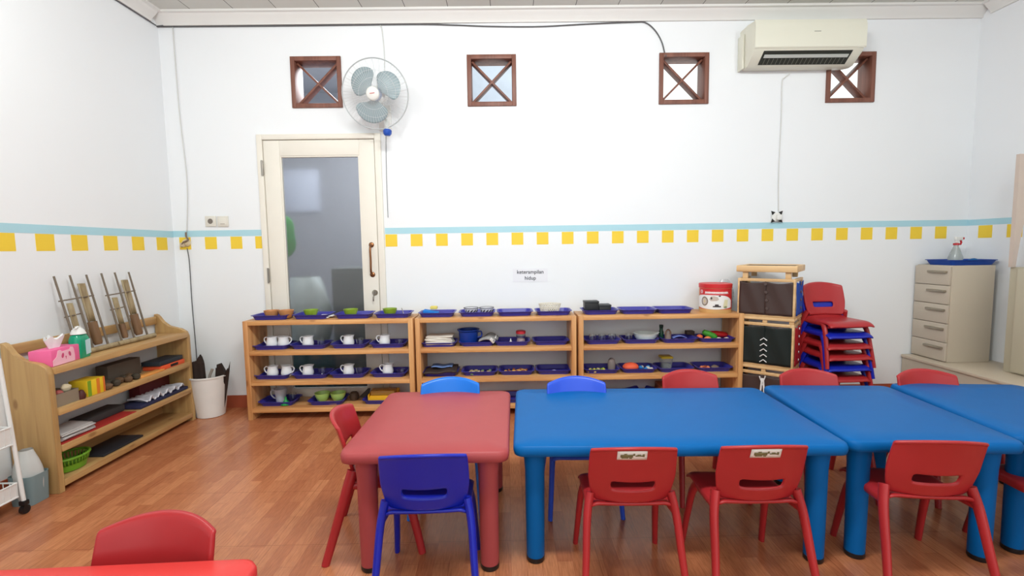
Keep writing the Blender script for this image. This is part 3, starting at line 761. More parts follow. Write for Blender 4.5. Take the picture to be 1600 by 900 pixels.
# ---- right unit goods
def blackbox(label, x, w, h, y=3.39):
    t = thing('black_box', label, 'box', (x, y, SZ[0]+TZ))
    finish(bx(-w/2, w/2, -.045, .045, 0, h-.014, .002), 'box_body', BLACK, t)
    finish(bx(-w/2-.002, w/2+.002, -.047, .047, h-.0135, h, .002), 'box_lid', mat('dark_grey_card', (48, 50, 52), .45), t)
blackbox('taller black box on the first tray of the right unit top', .600, .098, .088); blackbox('lower black box beside the taller black box', .694, .084, .062)
bm = bmesh.new()
bmq = bmesh.new(); box(bmq, (0, 0, .004), (.05, .025, .003), .001, (0, 0, .4)); o = finish(bmq, 'white_scrap', CLOTH); o.location = (.880, 3.40, SZ[0]+TZ); tag(o, 'left white scrap on the second tray of the right unit top', 'paper')
bmq = bmesh.new(); box(bmq, (0, 0, .004), (.035, .02, .003), .001, (0, 0, -.3)); o = finish(bmq, 'white_scrap', CLOTH); o.location = (.945, 3.375, SZ[0]+TZ); tag(o, 'right white scrap on the second tray of the right unit top', 'paper')
bmq = bmesh.new(); box(bmq, (0, 0, .004), (.07, .03, .003), .001, (0, 0, -.3)); o = finish(bmq, 'paper_slip', CLOTH); o.location = (1.145, 3.41, SZ[0]+TZ); tag(o, 'white paper slip on the third tray of the right unit top', 'paper')
bm.free()
# tin / paper drum
t = thing('round_tin', 'round paper tin, red above and white label below, on the right shelf unit', 'tin', (1.492, 3.385, SZ[0]+.0003)); R0 = .108; HT = .205
REDP = mat('tin_red', (204, 40, 44), .4)
finish(lathe([(0, 0), (R0, 0), (R0, HT-.03), (0, HT-.03)], 40), 'tin_body', mat('tin_tan', (206, 160, 100), .5), t)
finish(lathe([(0, HT-.0295), (R0+.003, HT-.0295), (R0+.004, HT-.004), (R0, HT), (0, HT-.002)], 40), 'tin_lid', REDP, t)
def cyl_patch(poly_fn, a0, a1, rr, m, name, parent, nu=30, nv=6):
    return finish(grid(lambda p, q: (lambda a, z: Vector((rr*math.cos(a), rr*math.sin(a), z)))(a0+(a1-a0)*p, poly_fn(p, q)), nu, nv), name, m, parent, sharp=3)
cyl_patch(lambda p, q: .028+(HT-.032-.028)*q-.0, -PI*1.02, .06, R0+.0006, REDP, 'red_band', t)
cyl_patch(lambda p, q: (.040-.012*math.sin(PI*p))+((.128-.028*abs(2*p-.9)**4)-(.040-.012*math.sin(PI*p)))*q, -PI*1.08, -PI*.25, R0+.0014, mat('tin_label_white', (236, 234, 232), .5), 'white_label', t)
bm = bmesh.new()
for k in range(17):
    a = math.radians(-150+k*5.0); zz = .146; hh = (.012, .010, .011)[k % 3]; R1 = R0+.0016
    grid(lambda p, q: Vector((R1*math.cos(a+.07*p), R1*math.sin(a+.07*p), zz-hh/2+hh*q)), 1, 1, bm)
grid(lambda p, q: Vector(((R0+.0012)*math.cos(math.radians(-152+90*p)), (R0+.0012)*math.sin(math.radians(-152+90*p)), .137+.002*q)), 20, 1, bm)
finish(bm, 'white_lettering', mat('lettering_white', (244, 236, 236), .5), t)
def on_tin(a_deg, z, poly, name, m, R1):
    bm = bmesh.new(); n = len(poly); rings = []
    if n < 12: poly = [((1-k/4)*poly[i][0]+k/4*poly[(i+1) % n][0], (1-k/4)*poly[i][1]+k/4*poly[(i+1) % n][1]) for i in range(n) for k in range(4)]; n = len(poly)
    gx = sum(p[0] for p in poly)/n; gz = sum(p[1] for p in poly)/n
    P = lambda u, v: (R1*math.cos(math.radians(a_deg)+u/R1), R1*math.sin(math.radians(a_deg)+u/R1), z+v)
    for q in (1, .75, .5, .25): rings.append([bm.verts.new(P(gx+(u-gx)*q, gz+(v-gz)*q)) for u, v in poly])
    c = bm.verts.new(P(gx, gz))
    for A_, B_ in zip(rings, rings[1:]):
        for k in range(n): bm.faces.new((A_[k], A_[(k+1) % n], B_[(k+1) % n], B_[k]))
    for k in range(n): bm.faces.new((rings[-1][k], rings[-1][(k+1) % n], c))
    return finish(bm, name, m, t, sharp=3)
def ellipse(a, b, n=20): return [(a*math.cos(2*PI*k/n), b*math.sin(2*PI*k/n)) for k in range(n)]
DG = mat('print_dark', (64, 56, 56), .6); PG = mat('print_pale', (200, 186, 176), .6); PY = mat('print_cream', (224, 216, 176), .6)
on_tin(-152, .083, ellipse(.027, .033), 'printed_wheel', mat('print_bronze', (136, 122, 108), .6), R0+.002)
on_tin(-152, .083, ellipse(.018, .023), 'printed_wheel_face', PG, R0+.0025); on_tin(-152, .083, ellipse(.007, .009), 'printed_hub', mat('print_tan', (214, 196, 150), .6), R0+.003)
on_tin(-118, .104, [(-.03, -.006), (-.02, .014), (.0, .018), (.026, .010), (.034, -.006), (.02, -.016), (-.02, -.018)], 'printed_drawing', PG, R0+.002)
on_tin(-126, .106, ellipse(.006, .009, 10), 'printed_mark', DG, R0+.0025)
on_tin(-98, .122, ellipse(.008, .005, 12), 'printed_mark', DG, R0+.0025)
on_tin(-107, .044, [(-.028, 0), (-.026, .008), (-.014, .009), (-.012, .020), (.010, .020), (.012, .010), (.026, .009), (.028, 0)], 'printed_cart', DG, R0+.0025)
on_tin(-76, .065, [(-.020, -.024), (.016, -.026), (.020, .030), (-.008, .032)], 'printed_panel', PY, R0+.002)
on_tin(-76, .044, ellipse(.013, .008, 14), 'printed_ring', mat('print_olive', (140, 146, 110), .6), R0+.0028)
on_tin(-166, .150, ellipse(.011, .013), 'printed_badge', mat('print_pink', (236, 206, 210), .5), R0+.003); on_tin(-166, .150, ellipse(.006, .008), 'printed_badge_core', mat('print_rose', (204, 110, 120), .5), R0+.0035)
t = thing('white_bowl', 'big white bowl with pouring lip in the right unit', 'bowl', (.992, 3.385, SZ[1]+TZ))
n_ = 32
def bring(r, z, off=0): return [((r-off)*math.cos(2*PI*k/n_)+.014*max(0, math.cos(2*PI*k/n_))**10*(z/.062), (r-off)*math.sin(2*PI*k/n_)*.9, z+.003*max(0, math.cos(2*PI*k/n_))**10) for k in range(n_)]
finish(loft([bring(.045, 0), bring(.052, .002), bring(.073, .03), bring(.084, .060), bring(.088, .062), bring(.084, .063), bring(.080, .060, 0), bring(.069, .03), bring(.045, .006)]), 'bowl_body', mat('milk_white_melamine', (214, 226, 226), .3), t)
t = thing('dark_green_bottle', 'dark green bottle standing on the pink cloth tray in the right unit', 'bottle', (1.118, 3.42, SZ[1]+TZ))
finish(lathe([(0, 0), (.016, 0), (.018, .004), (.018, .06), (.012, .074), (.012, .09), (0, .092)], 18), 'bottle_body', mat('dark_green_glass', (20, 66, 48), .25), t)
finish(lathe([(0, .0925), (.014, .0925), (.015, .112), (0, .114)], 16), 'cap', mat('dark_green_cap', (16, 44, 36), .4), t)
t = thing('scrubbing_brush', 'brown looped brush beside the dark green bottle', 'brush', (1.155, 3.38, SZ[1]+TZ))
finish(tube(bez([(-.016, 0, .02), (-.018, 0, .06), (0, 0, .082), (.018, 0, .06), (.012, 0, .02)], 8), .006, 8), 'loop', mat('brown_cord', (120, 92, 78), .8), t)
finish(lathe([(0, 0), (.022, 0), (.020, .03), (.012, .06), (0, .064)], 16), 'bristles', mat('taupe_bristle', (134, 118, 110), .9, bump=.6, scale=200), t)
tag(finish(grid(lambda p, q: Vector((1.14+.17*p, 3.34+.05*q, SZ[1]+TZ+.008+.004*math.sin(17*p)+.002*math.sin(9*q))), 20, 6), 'pink_cloth', mat('pink_stripe_cloth', (214, 160, 210), .8, var=.3, scale=40), sharp=3, solid=.004), 'pink cloth along the front of the brush tray, right unit', 'cloth')
tag(finish(grid(lambda p, q: Vector((1.20+.10*p, 3.40+.04*q, SZ[1]+TZ+.014+.016*math.sin(PI*p)+.002*math.sin(9*q))), 14, 6), 'pale_blue_cloth', mat('pale_blue_rag', (120, 140, 220), .8), sharp=3, solid=.004), 'pale blue rag behind the pink cloth, right unit', 'cloth')
ORG = mat('orange_toy', (232, 110, 62), .45)
blob('toy_tomato', 'orange toy tomato at the far left of the vegetable tray', 'toy', (1.392, 3.40, SZ[1]+TZ), .022, ORG, (1, 1, .95), 1, .03)
blob('toy_tomato', 'orange toy tomato in front, next to the green cucumber', 'toy', (1.428, 3.345, SZ[1]+TZ), .021, mat('light_orange_toy', (238, 140, 84), .45), (1.25, 1, .85), 2, .03)
bm = tube([(-.055, 0, .0), (-.048, 0, .0), (-.02, 0, 0), (.03, 0, 0), (.05, 0, 0), (.058, 0, 0)], [.006, .018, .023, .024, .018, .006], 16)
o = finish(bm, 'toy_cucumber', mat('toy_green', (66, 150, 50), .4)); o.location = (1.462, 3.395, SZ[1]+TZ+.038); o.rotation_euler = (0, .45, -.1); tag(o, 'green toy cucumber lying slanted on the vegetable tray', 'toy')
bm = tube([(-.07, 0, 0), (-.062, 0, 0), (-.02, 0, 0), (.03, 0, 0), (.06, 0, 0), (.07, 0, 0)], [.006, .015, .022, .022, .017, .006], 16)
o = finish(bm, 'toy_pepper', mat('toy_red', (196, 34, 34), .4)); o.location = (1.545, 3.44, SZ[1]+TZ+.034); o.rotation_euler = (0, .12, 0); tag(o, 'red toy pepper behind the cucumber on the vegetable tray', 'toy')
GW2 = mat('garlic_white', (236, 226, 212), .5)
blob('toy_garlic', 'white toy garlic in front of the red pepper, left of two', 'toy', (1.508, 3.345, SZ[1]+TZ), .017, GW2, (1.2, 1, .8), 4, .03); blob('toy_garlic', 'white toy garlic in front of the red pepper, right of two', 'toy', (1.562, 3.345, SZ[1]+TZ), .017, GW2, (1.2, 1, .8), 5, .03)
tag(finish(bx(1.315, 1.372, 3.44, 3.49, SZ[1]+.034, SZ[1]+.062, .002), 'dark_wooden_block', mat('dark_wood_block', (66, 50, 44), .6)), 'dark wooden block behind the orange toy tomatoes', 'block')
YB_ = [mat('yellow_ball', (214, 206, 70), .6), mat('olive_ball', (140, 160, 60), .6), mat('cream_ball', (220, 200, 150), .6)]
many('craft_ball', 'ball', '%s small craft ball from the left on the tray with the grey pestle', YB_, .575, .695, 3.33, 3.40, SZ[2]+TZ, 14, .012, (1, 1, .9), 31, 'craft balls on the pestle tray')
tag(finish(lathe([(0, 0), (.022, 0), (.026, .01), (.028, .06), (.022, .085), (.010, .096), (0, .098)], 20, c=(.745, 3.37, SZ[2]+TZ)), 'stone_pestle', mat('grey_stone', (128, 118, 114), .7, var=.2)), 'grey rounded stone pestle standing on the ball tray', 'pestle')
blob('orange_ball', 'big orange squashed ball on its tray in the right unit', 'ball', (.885, 3.375, SZ[2]+TZ), .056, mat('orange_rubber', (240, 100, 66), .6), (1.05, .8, .52), 6, .03)
BP = [mat('blue_piece', (30, 130, 204), .4), mat('cream_piece', (222, 214, 196), .5)]
many('plastic_piece', 'toy piece', '%s small plastic piece from the left beside the orange ball', BP, .965, 1.03, 3.34, 3.42, SZ[2]+TZ, 6, .016, (1.1, .8, .8), 41, 'plastic pieces beside the orange ball')
t = thing('clear_box', 'square clear plastic box with yellow lid in the right unit', 'box', (1.150, 3.41, SZ[2]+TZ))
finish(loft([rr3(.066, .066, .006, 0), rr3(.080, .080, .008, .082), rr3(.076, .076, .007, .082), rr3(.062, .062, .005, .004)]), 'box_body', CLEAR, t)
finish(loft([rr3(.082, .082, .008, .083), rr3(.086, .086, .009, .085), rr3(.086, .086, .009, .094), rr3(.080, .080, .008, .097)]), 'lid', mat('yellow_lid', (206, 186, 60), .4), t)
finish(bx(-.028, .028, -.028, .028, .005, .04, .006), 'contents', mat('grey_contents', (150, 150, 150), .8, var=.4, scale=60), t)
tag(finish(grid(lambda p, q: Vector((1.155+.13*p, 3.335+.025*q, SZ[2]+TZ+.009+.003*math.sin(24*p))), 20, 3), 'white_ribbon', CLOTH, sharp=3, solid=.003), 'crumpled white ribbon in front of the yellow-lidded box', 'ribbon')
OB = [mat('orange_lump', (228, 130, 84), .5), mat('red_brown_lump', (160, 70, 50), .6)]
many('craft_nugget', 'nugget', '%s small orange or brown lump from the left on the last lower tray', OB, 1.40, 1.45, 3.35, 3.40, SZ[2]+TZ, 5, .014, (1.1, 1, .9), 51, 'orange lumps on the last tray')
blob('walnut', 'grey-brown nut on the last lower tray of the right unit', 'nut', (1.495, 3.375, SZ[2]+TZ), .022, mat('grey_brown_nut', (124, 108, 96), .7), (1.2, 1, .7), 8)

# ------------------------------------------------------------------ left wall shelf unit
LX0, LX1, LY0, LY1 = XL+.012, -2.22, 2.285, 3.32
t = thing('open_bookcase', 'pale pine bookcase with curved side panels against the left wall', 'shelf', ((LX0+LX1)/2, (LY0+LY1)/2, 0))
cx, cy = (LX0+LX1)/2, (LY0+LY1)/2
prf = [(LX0-cx, 0), (LX1-cx, 0), (LX1-cx, .600), (LX1-cx-.012, .632), (LX1-cx-.045, .652), (LX1-cx-.085, .662), (LX1-cx-.13, .672), (LX1-cx-.165, .700), (LX1-cx-.185, .735), (LX1-cx-.20, .752), (LX0-cx, .758)]
bm = prism(prf, 1, LY0-cy, LY0-cy+.03); bmesh.ops.bevel(bm, geom=[e for e in bm.edges], offset=.002, segments=1, affect='EDGES'); finish(bm, 'side_panel', PALEV, t)
bm = prism(prf, 1, LY1-cy-.03, LY1-cy); bmesh.ops.bevel(bm, geom=[e for e in bm.edges], offset=.002, segments=1, affect='EDGES'); finish(bm, 'side_panel', PALEV, t)
LZ = (.628, .420, .236, .060)
for k, z in enumerate(LZ): finish(bx(LX0-cx, LX1-cx+(.006 if k < 3 else 0), LY0-cy+.031, LY1-cy-.031, z-.034, z, .003), 'shelf_board', PALE, t)
finish(bx(LX0-cx, LX0-cx+.018, LY0-cy+.031, LY1-cy-.031, .690, .742, .003), 'back_rail', PALE, t)
finish(bx(LX0-cx, LX0-cx+.012, LY0-cy+.031, LY1-cy-.031, .060, .226-.025, .001), 'back_panel', PALE, t)

# bamboo rattles (two)
BAM = wood('bamboo', (170, 152, 118), (136, 116, 84), 2, rough=.55); BAMD = wood('bamboo_dark', (128, 96, 66), (96, 68, 46), 2, rough=.55); STK = mat('stick', (116, 104, 90), .6, var=.2, scale=30)
def angklung():
    t = thing('bamboo_rattle', 'x', 'instrument')
    def L(y, z): return (-.085*(z/.44)-.0, y, z)     # leans back to the wall (-x)
    for y, z1 in ((-.105, .435), (-.01, .435), (.095, .432)):
        finish(tube([L(y+.012, .02), L(y, z1)], [.0062, .0050], 8), 'upright_stick', STK, t)
    finish(tube([L(-.118, .302), L(.105, .312)], .0038, 8), 'cross_stick', STK, t)
    finish(tube([L(-.112, .215), L(-.005, .222)], .0034, 8), 'cross_stick', STK, t)
    for y, z1, r in ((-.062, .285, .015), (.045, .385, .020)):
        def half(p, q, y=y, z1=z1, r=r):
            a = PI*.5+PI*1.05*(p-.5)*1.0+PI/2
            b = L(y, .13*z1/.3+(z1-.13*z1/.3)*q)
            return Vector((b[0]+r*math.cos(a)*.9+.004, b[1]+r*math.sin(a), b[2]))
        bt = finish(grid(half, 12, 4), 'tongue', BAM, t, sharp=3, solid=.003)
        finish(tube([L(y, .036), L(y, .05), L(y, .13*z1/.3)], [r*.85, r*1.12, r*1.12], 18), 'tube', BAMD, t)
    finish(tube([(.004, -.135, .014), (.004, .155, .014)], .0145, 18), 'base_tube', BAM, t)
    return t
pa = Proto(angklung)
pa('bamboo rattle frame on the bookcase, the left one behind the green soap bottle', (-2.325, 2.665, LZ[0]+.0003), .02)
pa('bamboo rattle frame on the bookcase, the right one by the curved far panel', (-2.325, 2.965, LZ[0]+.0003), -.02)

# tissue box
t = thing('tissue_box', 'pink tissue box with a pale bear face on the bookcase', 'tissue box', (-2.292, 2.405, LZ[0]+.0003), R_(8)); PK = mat('hot_pink_card', (236, 104, 156), .5); PP = mat('pale_pink_card', (248, 190, 208), .5)
finish(bx(-.05, .05, -.095, .095, 0, .082, .004), 'carton', PK, t)
def flat(poly, x0, x1, nm_, m, p):
    return finish(prism(poly, 0, x0, x1), nm_, m, p)
face = [(-.09, .003), (.05, .003), (.052, .03), (.050, .048), (.047, .066), (.042, .076), (.028, .078), (.020, .068), (-.030, .066), (-.040, .076), (-.055, .074), (-.060, .060), (-.066, .045), (-.09, .030)]
fc = flat([(y, z) for y, z in face], .0505, .0525, 'bear_face', PP, t)
DP = mat('deep_pink_ink', (206, 74, 120), .6)
for y0, s in ((-.028, 1), (.018, -1)):
    flat([(y0+.010*math.cos(a)*.8, .045+.012*math.sin(a)+s*.004*math.cos(a)) for a in (2*PI*k/14 for k in range(14))], .0527, .0534, 'eye_patch', DP, fc)
flat([(-.008+.004*math.cos(a), .036+.003*math.sin(a)) for a in (2*PI*k/10 for k in range(10))], .0527, .0534, 'nose', DP, fc)
flat([(-.0095, .034), (-.0065, .034), (-.0065, .024), (-.0095, .024)], .0527, .0534, 'mouth', DP, fc)
def tis(p, q):
    a = 2*PI*p; return Vector(((.012+.018*q)*math.cos(a)*(1+.3*math.sin(3*a)), (.03+.02*q)*math.sin(a)*(1+.2*math.cos(4*a)), .080+.055*q+.01*math.sin(5*a)*q))
finish(grid(tis, 30, 6, closeu=True), 'tissue', CLOTH, t, sharp=3)
# soap bottle
t = thing('soap_pump_bottle', 'green hand soap bottle with white pump on the bookcase', 'bottle', (-2.285, 2.535, LZ[0]+.0003), R_(10)); 
finish(loft([rr3(.050, .092, .018, 0), rr3(.056, .098, .02, .005), rr3(.056, .098, .02, .100), rr3(.044, .082, .02, .122), rr3(.030, .032, .014, .128)]), 'bottle_body', mat('green_soap', (24, 170, 128), .15, trans=.15, var=.02), t)
finish(prism([(.002, .015), (.040, .018), (.040, .096), (.002, .092)], 0, .0282, .0292), 'label', mat('pale_blue_label', (186, 216, 222), .5), t)
bm = lathe([(0, .1285), (.019, .1285), (.019, .142), (.010, .146), (.008, .158), (.012, .160), (.012, .168), (0, .170)], 20); tube([(0, 0, .164), (.008, -.02, .164), (.010, -.036, .160)], [.007, .006, .004], 10, bm)
lathe([(.020, .130), (.034, .128), (.026, .150), (.012, .162)], 20, bm)
finish(bm, 'pump', WPLAS, t)
# second shelf of the bookcase
def open_box(name, label, c, w, dd, h, m, cat='box', rz=0, th=.003):
    o = finish(loft([rr3(w, dd, .004, 0), rr3(w, dd, .004, h), rr3(w-2*th, dd-2*th, .003, h), rr3(w-2*th, dd-2*th, .003, th)]), name, m); o.location = c; o.rotation_euler = (0, 0, rz); return tag(o, label, cat)
z2 = LZ[1]+.0003; z3 = LZ[2]+.0003; z4 = LZ[3]+.0003
open_box('grey_open_box', 'grey-brown open box at the near end of the second bookcase shelf', (-2.315, 2.395, z2), .15, .13, .065, mat('grey_card', (142, 128, 110), .7))
blob('wooden_block_item', 'small pale wooden lump sticking out of the grey open box', 'block', (-2.27, 2.42, z2+.055), .02, mat('cream_wood', (222, 208, 176), .5), (.8, 1.2, 1), 2)
blob('red_toy', 'small red toy lying in the grey open box', 'toy', (-2.265, 2.375, z2+.05), .017, mat('dull_red', (176, 84, 78), .5), (1, 1, .8), 3)
tag(finish(lathe([(0, 0), (.016, 0), (.020, .02), (.010, .045), (0, .05)], 14, c=(-2.245, 2.476, z2)), 'dark_brown_bell', mat('maroon', (78, 34, 30), .5)), 'dark maroon bell-shaped object between the grey box and the striped box', 'bell')
t = thing('striped_box', 'yellow, orange and green striped box on the second bookcase shelf', 'box', (-2.285, 2.56, z2))
finish(bx(-.05, .05, -.055, .055, 0, .085, .002), 'box_body', mat('yellow_card', (232, 196, 40), .5), t)
for y0, y1, c_ in ((-.055, -.032, (122, 160, 40)), (.000, .022, (222, 128, 44)), (.042, .055, (214, 112, 50))):
    finish(bx(.0502, .0512, y0+.001, y1-.001, .001, .084), 'stripe', mat('stripe_%d' % c_[0], c_, .5), t)
tag(finish(bx(-2.40, -2.33, 2.75, 3.0, z2, z2+.105, .003), 'dark_back_box', mat('dark_grey_brown', (88, 78, 68), .7)), 'dark grey-brown box at the back of the second bookcase shelf', 'box')
DK = [mat('dark_cone', (70, 62, 50), .8, bump=.6, scale=60), mat('brown_cone', (100, 76, 54), .8, bump=.6, scale=60)]
many('pine_cone', 'cone', '%s dark seed cone from the near end of the bookcase heap', DK, -2.31, -2.24, 2.64, 2.86, z2, 10, .021, (1, 1.1, .95), 61, 'seed cones on the bookcase')
tag(finish(bx(-2.27, -2.225, 2.86, 3.06, z2, z2+.012, .002), 'orange_ruler', mat('orange_wood', (232, 160, 84), .5)), 'flat orange wooden strip on the second bookcase shelf', 'strip')
t = thing('orange_tray', 'orange tray with a black sheet on it at the far end of the bookcase', 'tray', (-2.29, 3.16, z2))
finish(bx(-.07, .055, -.11, .11, 0, .028, .004), 'tray_body', mat('orange_red_plastic', (228, 92, 54), .45), t)
finish(bx(.0555, .0565, -.03, .04, .006, .022), 'handle_slot', BLACK, t)
finish(bx(-.07, .050, -.12, .10, .030, .058, .003), 'black_sheet', mat('dark_slate', (44, 52, 60), .5), t)
# third shelf
cloth('white_folded_cloth', 'white folded cloth on the red sheet at the near end of the third bookcase shelf', .13, .19, 4, (-2.30, 2.43, z3+.004), mat('greyish_white_cloth', (190, 186, 184), .85, var=.15, scale=30), 5)
tag(finish(bx(-2.385, -2.222, 2.32, 2.80, z3, z3+.0035), 'red_sheet', mat('red_sheet', (178, 50, 44), .6)), 'thin red sheet lining the near half of the third bookcase shelf', 'sheet')
tag(finish(grid(lambda p, q: Vector((-2.36+.13*p, 2.90+.34*q, z3+.035+.012*math.sin(31*q+4*p)*p+.008*math.sin(60*q))), 10, 60), 'silver_plastic_bag', mat('silver_white_plastic', (206, 206, 214), .3, var=.35, scale=25), sharp=3, solid=.004), 'crinkled white plastic bag on the third bookcase shelf', 'plastic bag')
tag(finish(bx(-2.38, -2.225, 2.84, 3.27, z3+.0001, z3+.020, .004), 'navy_book', mat('navy_cloth', (38, 42, 74), .7)), 'navy blue folded cloth under the crinkled plastic bag', 'cloth')
tag(finish(bx(-2.42, -2.35, 3.0, 3.27, z3+.022, z3+.135, .004), 'maroon_box', mat('maroon_card', (92, 24, 28), .6)), 'dark maroon box behind the crinkled plastic bag', 'box')
tag(finish(bx(-2.41, -2.30, 2.56, 2.82, z3+.004, z3+.045, .01), 'dark_bundle', mat('charcoal_cloth', (58, 54, 54), .8)), 'charcoal folded bundle in the middle of the third bookcase shelf', 'cloth')
# bottom shelf: green basket
def gb():
    bm = bmesh.new(); n = 34
    def P(a, s, o=0): return Vector(((.055+.018*s-o)*math.cos(a), (.075+.02*s-o)*math.sin(a), .004+.075*s))
    grid(lambda p, q: P(2*PI*p, q*.45), n, 3, bm, closeu=True)
    for k in range(n): tube([P(2*PI*k/n, s) for s in (.45, .9)], .0035, 6, bm)
    tube([P(2*PI*k/n, .9) for k in range(n+1)], .007, 8, bm)
    f = [bm.verts.new(P(2*PI*k/n, 0)) for k in range(n)]; bm.faces.new(f)
    return finish(bm, 'green_basket', mat('lime_plastic', (110, 164, 40), .45), sharp=2)
o = gb(); o.location = (-2.305, 2.44, z4); tag(o, 'lime green plastic basket on the bottom bookcase shelf', 'basket')
tag(finish(bx(-2.40, -2.24, 2.57, 2.86, z4, z4+.012, .002), 'dark_mat', mat('black_mat', (40, 42, 48), .6)), 'flat dark mat right of the lime green basket', 'mat')

# ------------------------------------------------------------------ trolley, bag, bin at the left edge
t = thing('wire_trolley', 'white metal wire trolley cut off at the left edge', 'trolley', (-2.222, 2.115, 0)); TW = mat('white_metal', (226, 226, 224), .35)
for px, py in ((0, 0), (-.14, 0), (-.14, -.36), (0, -.36)):
    lg = finish(tube([(px, py, .055), (px*1.0-.045 if px == 0 else px, py, .72)], .0085, 10), 'post', TW, t)
    bm = tube([(px-.009, py, .020), (px+.009, py, .020)], .0195, 18); finish(bm, 'caster_wheel', BLACK, t)
    finish(bx(px-.014, px+.014, py-.012, py+.012, .040, .062, .003), 'caster_fork', BLACK, t)
def wire_basket(z0, z1):
    bm = bmesh.new(); x0, x1, y0, y1 = -.135, -.012, -.35, -.012
    for z in (z0, z1):
        tube([(x0, y0, z), (x1, y0, z), (x1, y1, z), (x0, y1, z), (x0, y0, z)], .004, 6, bm)
    for k in range(13):
        y = y0+(y1-y0)*k/12
        tube([(x0, y, z1), (x0, y, z0), (x1, y, z0), (x1, y, z1)], .002, 5, bm)
    for k in range(5):
        x = x0+(x1-x0)*k/4
        tube([(x, y0, z1), (x, y0, z0), (x, y1, z0), (x, y1, z1)], .002, 5, bm)
    bx(x0+.002, x1-.001, y0+.002, y1-.002, z0+.003, z0+.006, 0, bm)
    bx(x1-.003, x1-.001, y0+.002, y1-.002, z0+.006, z1-.002, 0, bm)
    return finish(bm, 'wire_basket', TW, t)
wire_basket(.33, .41); wire_basket(.085, .15)
blob('white_bundle', 'white plastic bundle lying in the lower trolley basket', 'bundle', (-2.345, 1.99, .092), .07, mat('white_polythene', (220, 226, 226), .4), (.6, 1.2, .8), 9)
blob('green_pouch', 'small green item above the white bundle in the trolley', 'pouch', (-2.33, 2.06, .15), .022, GRN, (1, 1, .8), 10)
o = finish(loft([rr3(.10, .10, .02, 0), rr3(.12, .105, .025, .14), rr3(.116, .101, .024, .14), rr3(.096, .096, .018, .004)]), 'grey_blue_bin', mat('grey_blue_plastic', (124, 146, 150), .4)); o.location = (-2.300, 2.222, 0); tag(o, 'small grey-blue bin between the trolley and the bookcase', 'bin')
def bagf(p, q):
    a = 2*PI*p; r = (.046+.010*math.sin(PI*min(1, q*1.1)))*(1-.45*(max(0, q-.5)/.5)**2); return Vector((r*math.cos(a)*(1+.08*math.sin(5*a)), r*math.sin(a)*(1+.08*math.cos(4*a)), .012+.24*q))
o = finish(grid(bagf, 28, 12, closeu=True), 'translucent_bag', mat('cloudy_polythene', (206, 208, 206), .5, alpha=.85), sharp=3); o.location = (-2.300, 2.222, .004); tag(o, 'cloudy plastic bag bulging out of the grey-blue bin', 'plastic bag')

# ------------------------------------------------------------------ white waste bin in the corner
t = thing('waste_bin', 'white plastic waste bin in the corner beside the bookcase', 'bin', (-2.165, 3.405, 0)); WB = mat('bin_white', (232, 230, 226), .35)
bm = lathe([(0, 0), (.086, 0), (.092, .004), (.126, .288), (.132, .290), (.132, .300), (.124, .300), (.088, .008), (0, .006)], 36); finish(bm, 'bin_body', WB, t)
lf = mat('dark_husk', (48, 34, 28), .85, var=.4, scale=30)
for k, (x, y, r, h, tl, nm_) in enumerate(((-.045, -.02, .055, .40, -.05, 'dark husk bundle rising at the left of the white bin'), (.052, .0, .046, .345, .09, 'dark husk bundle leaning at the right of the white bin'))):
    rn = random.Random(k); ph = rn.uniform(0, 5)
    def hf(p, q): 
        a = 2*PI*p; rr = r*(.75+.25*q)*(1+.16*math.sin(5*a+ph)); return Vector((rr*math.cos(a)+tl*q*.6, rr*.6*math.sin(a), .02+(h-.02)*q+(.03*math.sin(3*a+ph)+.018*math.sin(7*a))*q**6))
    bm = grid(hf, 40, 10, closeu=True); bmesh.ops.holes_fill(bm, edges=[e for e in bm.edges if len(e.link_faces) == 1], sides=0)
    o = finish(bm, 'husk_bundle', lf, sharp=1); o.location = (-2.165+x, 3.405+y, 0.0); tag(o, nm_, 'husk')
tag(finish(tube([(-2.19, 3.36, .03), (-2.135, 3.372, .30), (-2.115, 3.375, .345)], [.009, .009, .010], 10), 'grey_stick', mat('grey_stick', (150, 140, 130), .6)), 'pale grey stick between the two husk bundles in the bin', 'stick')

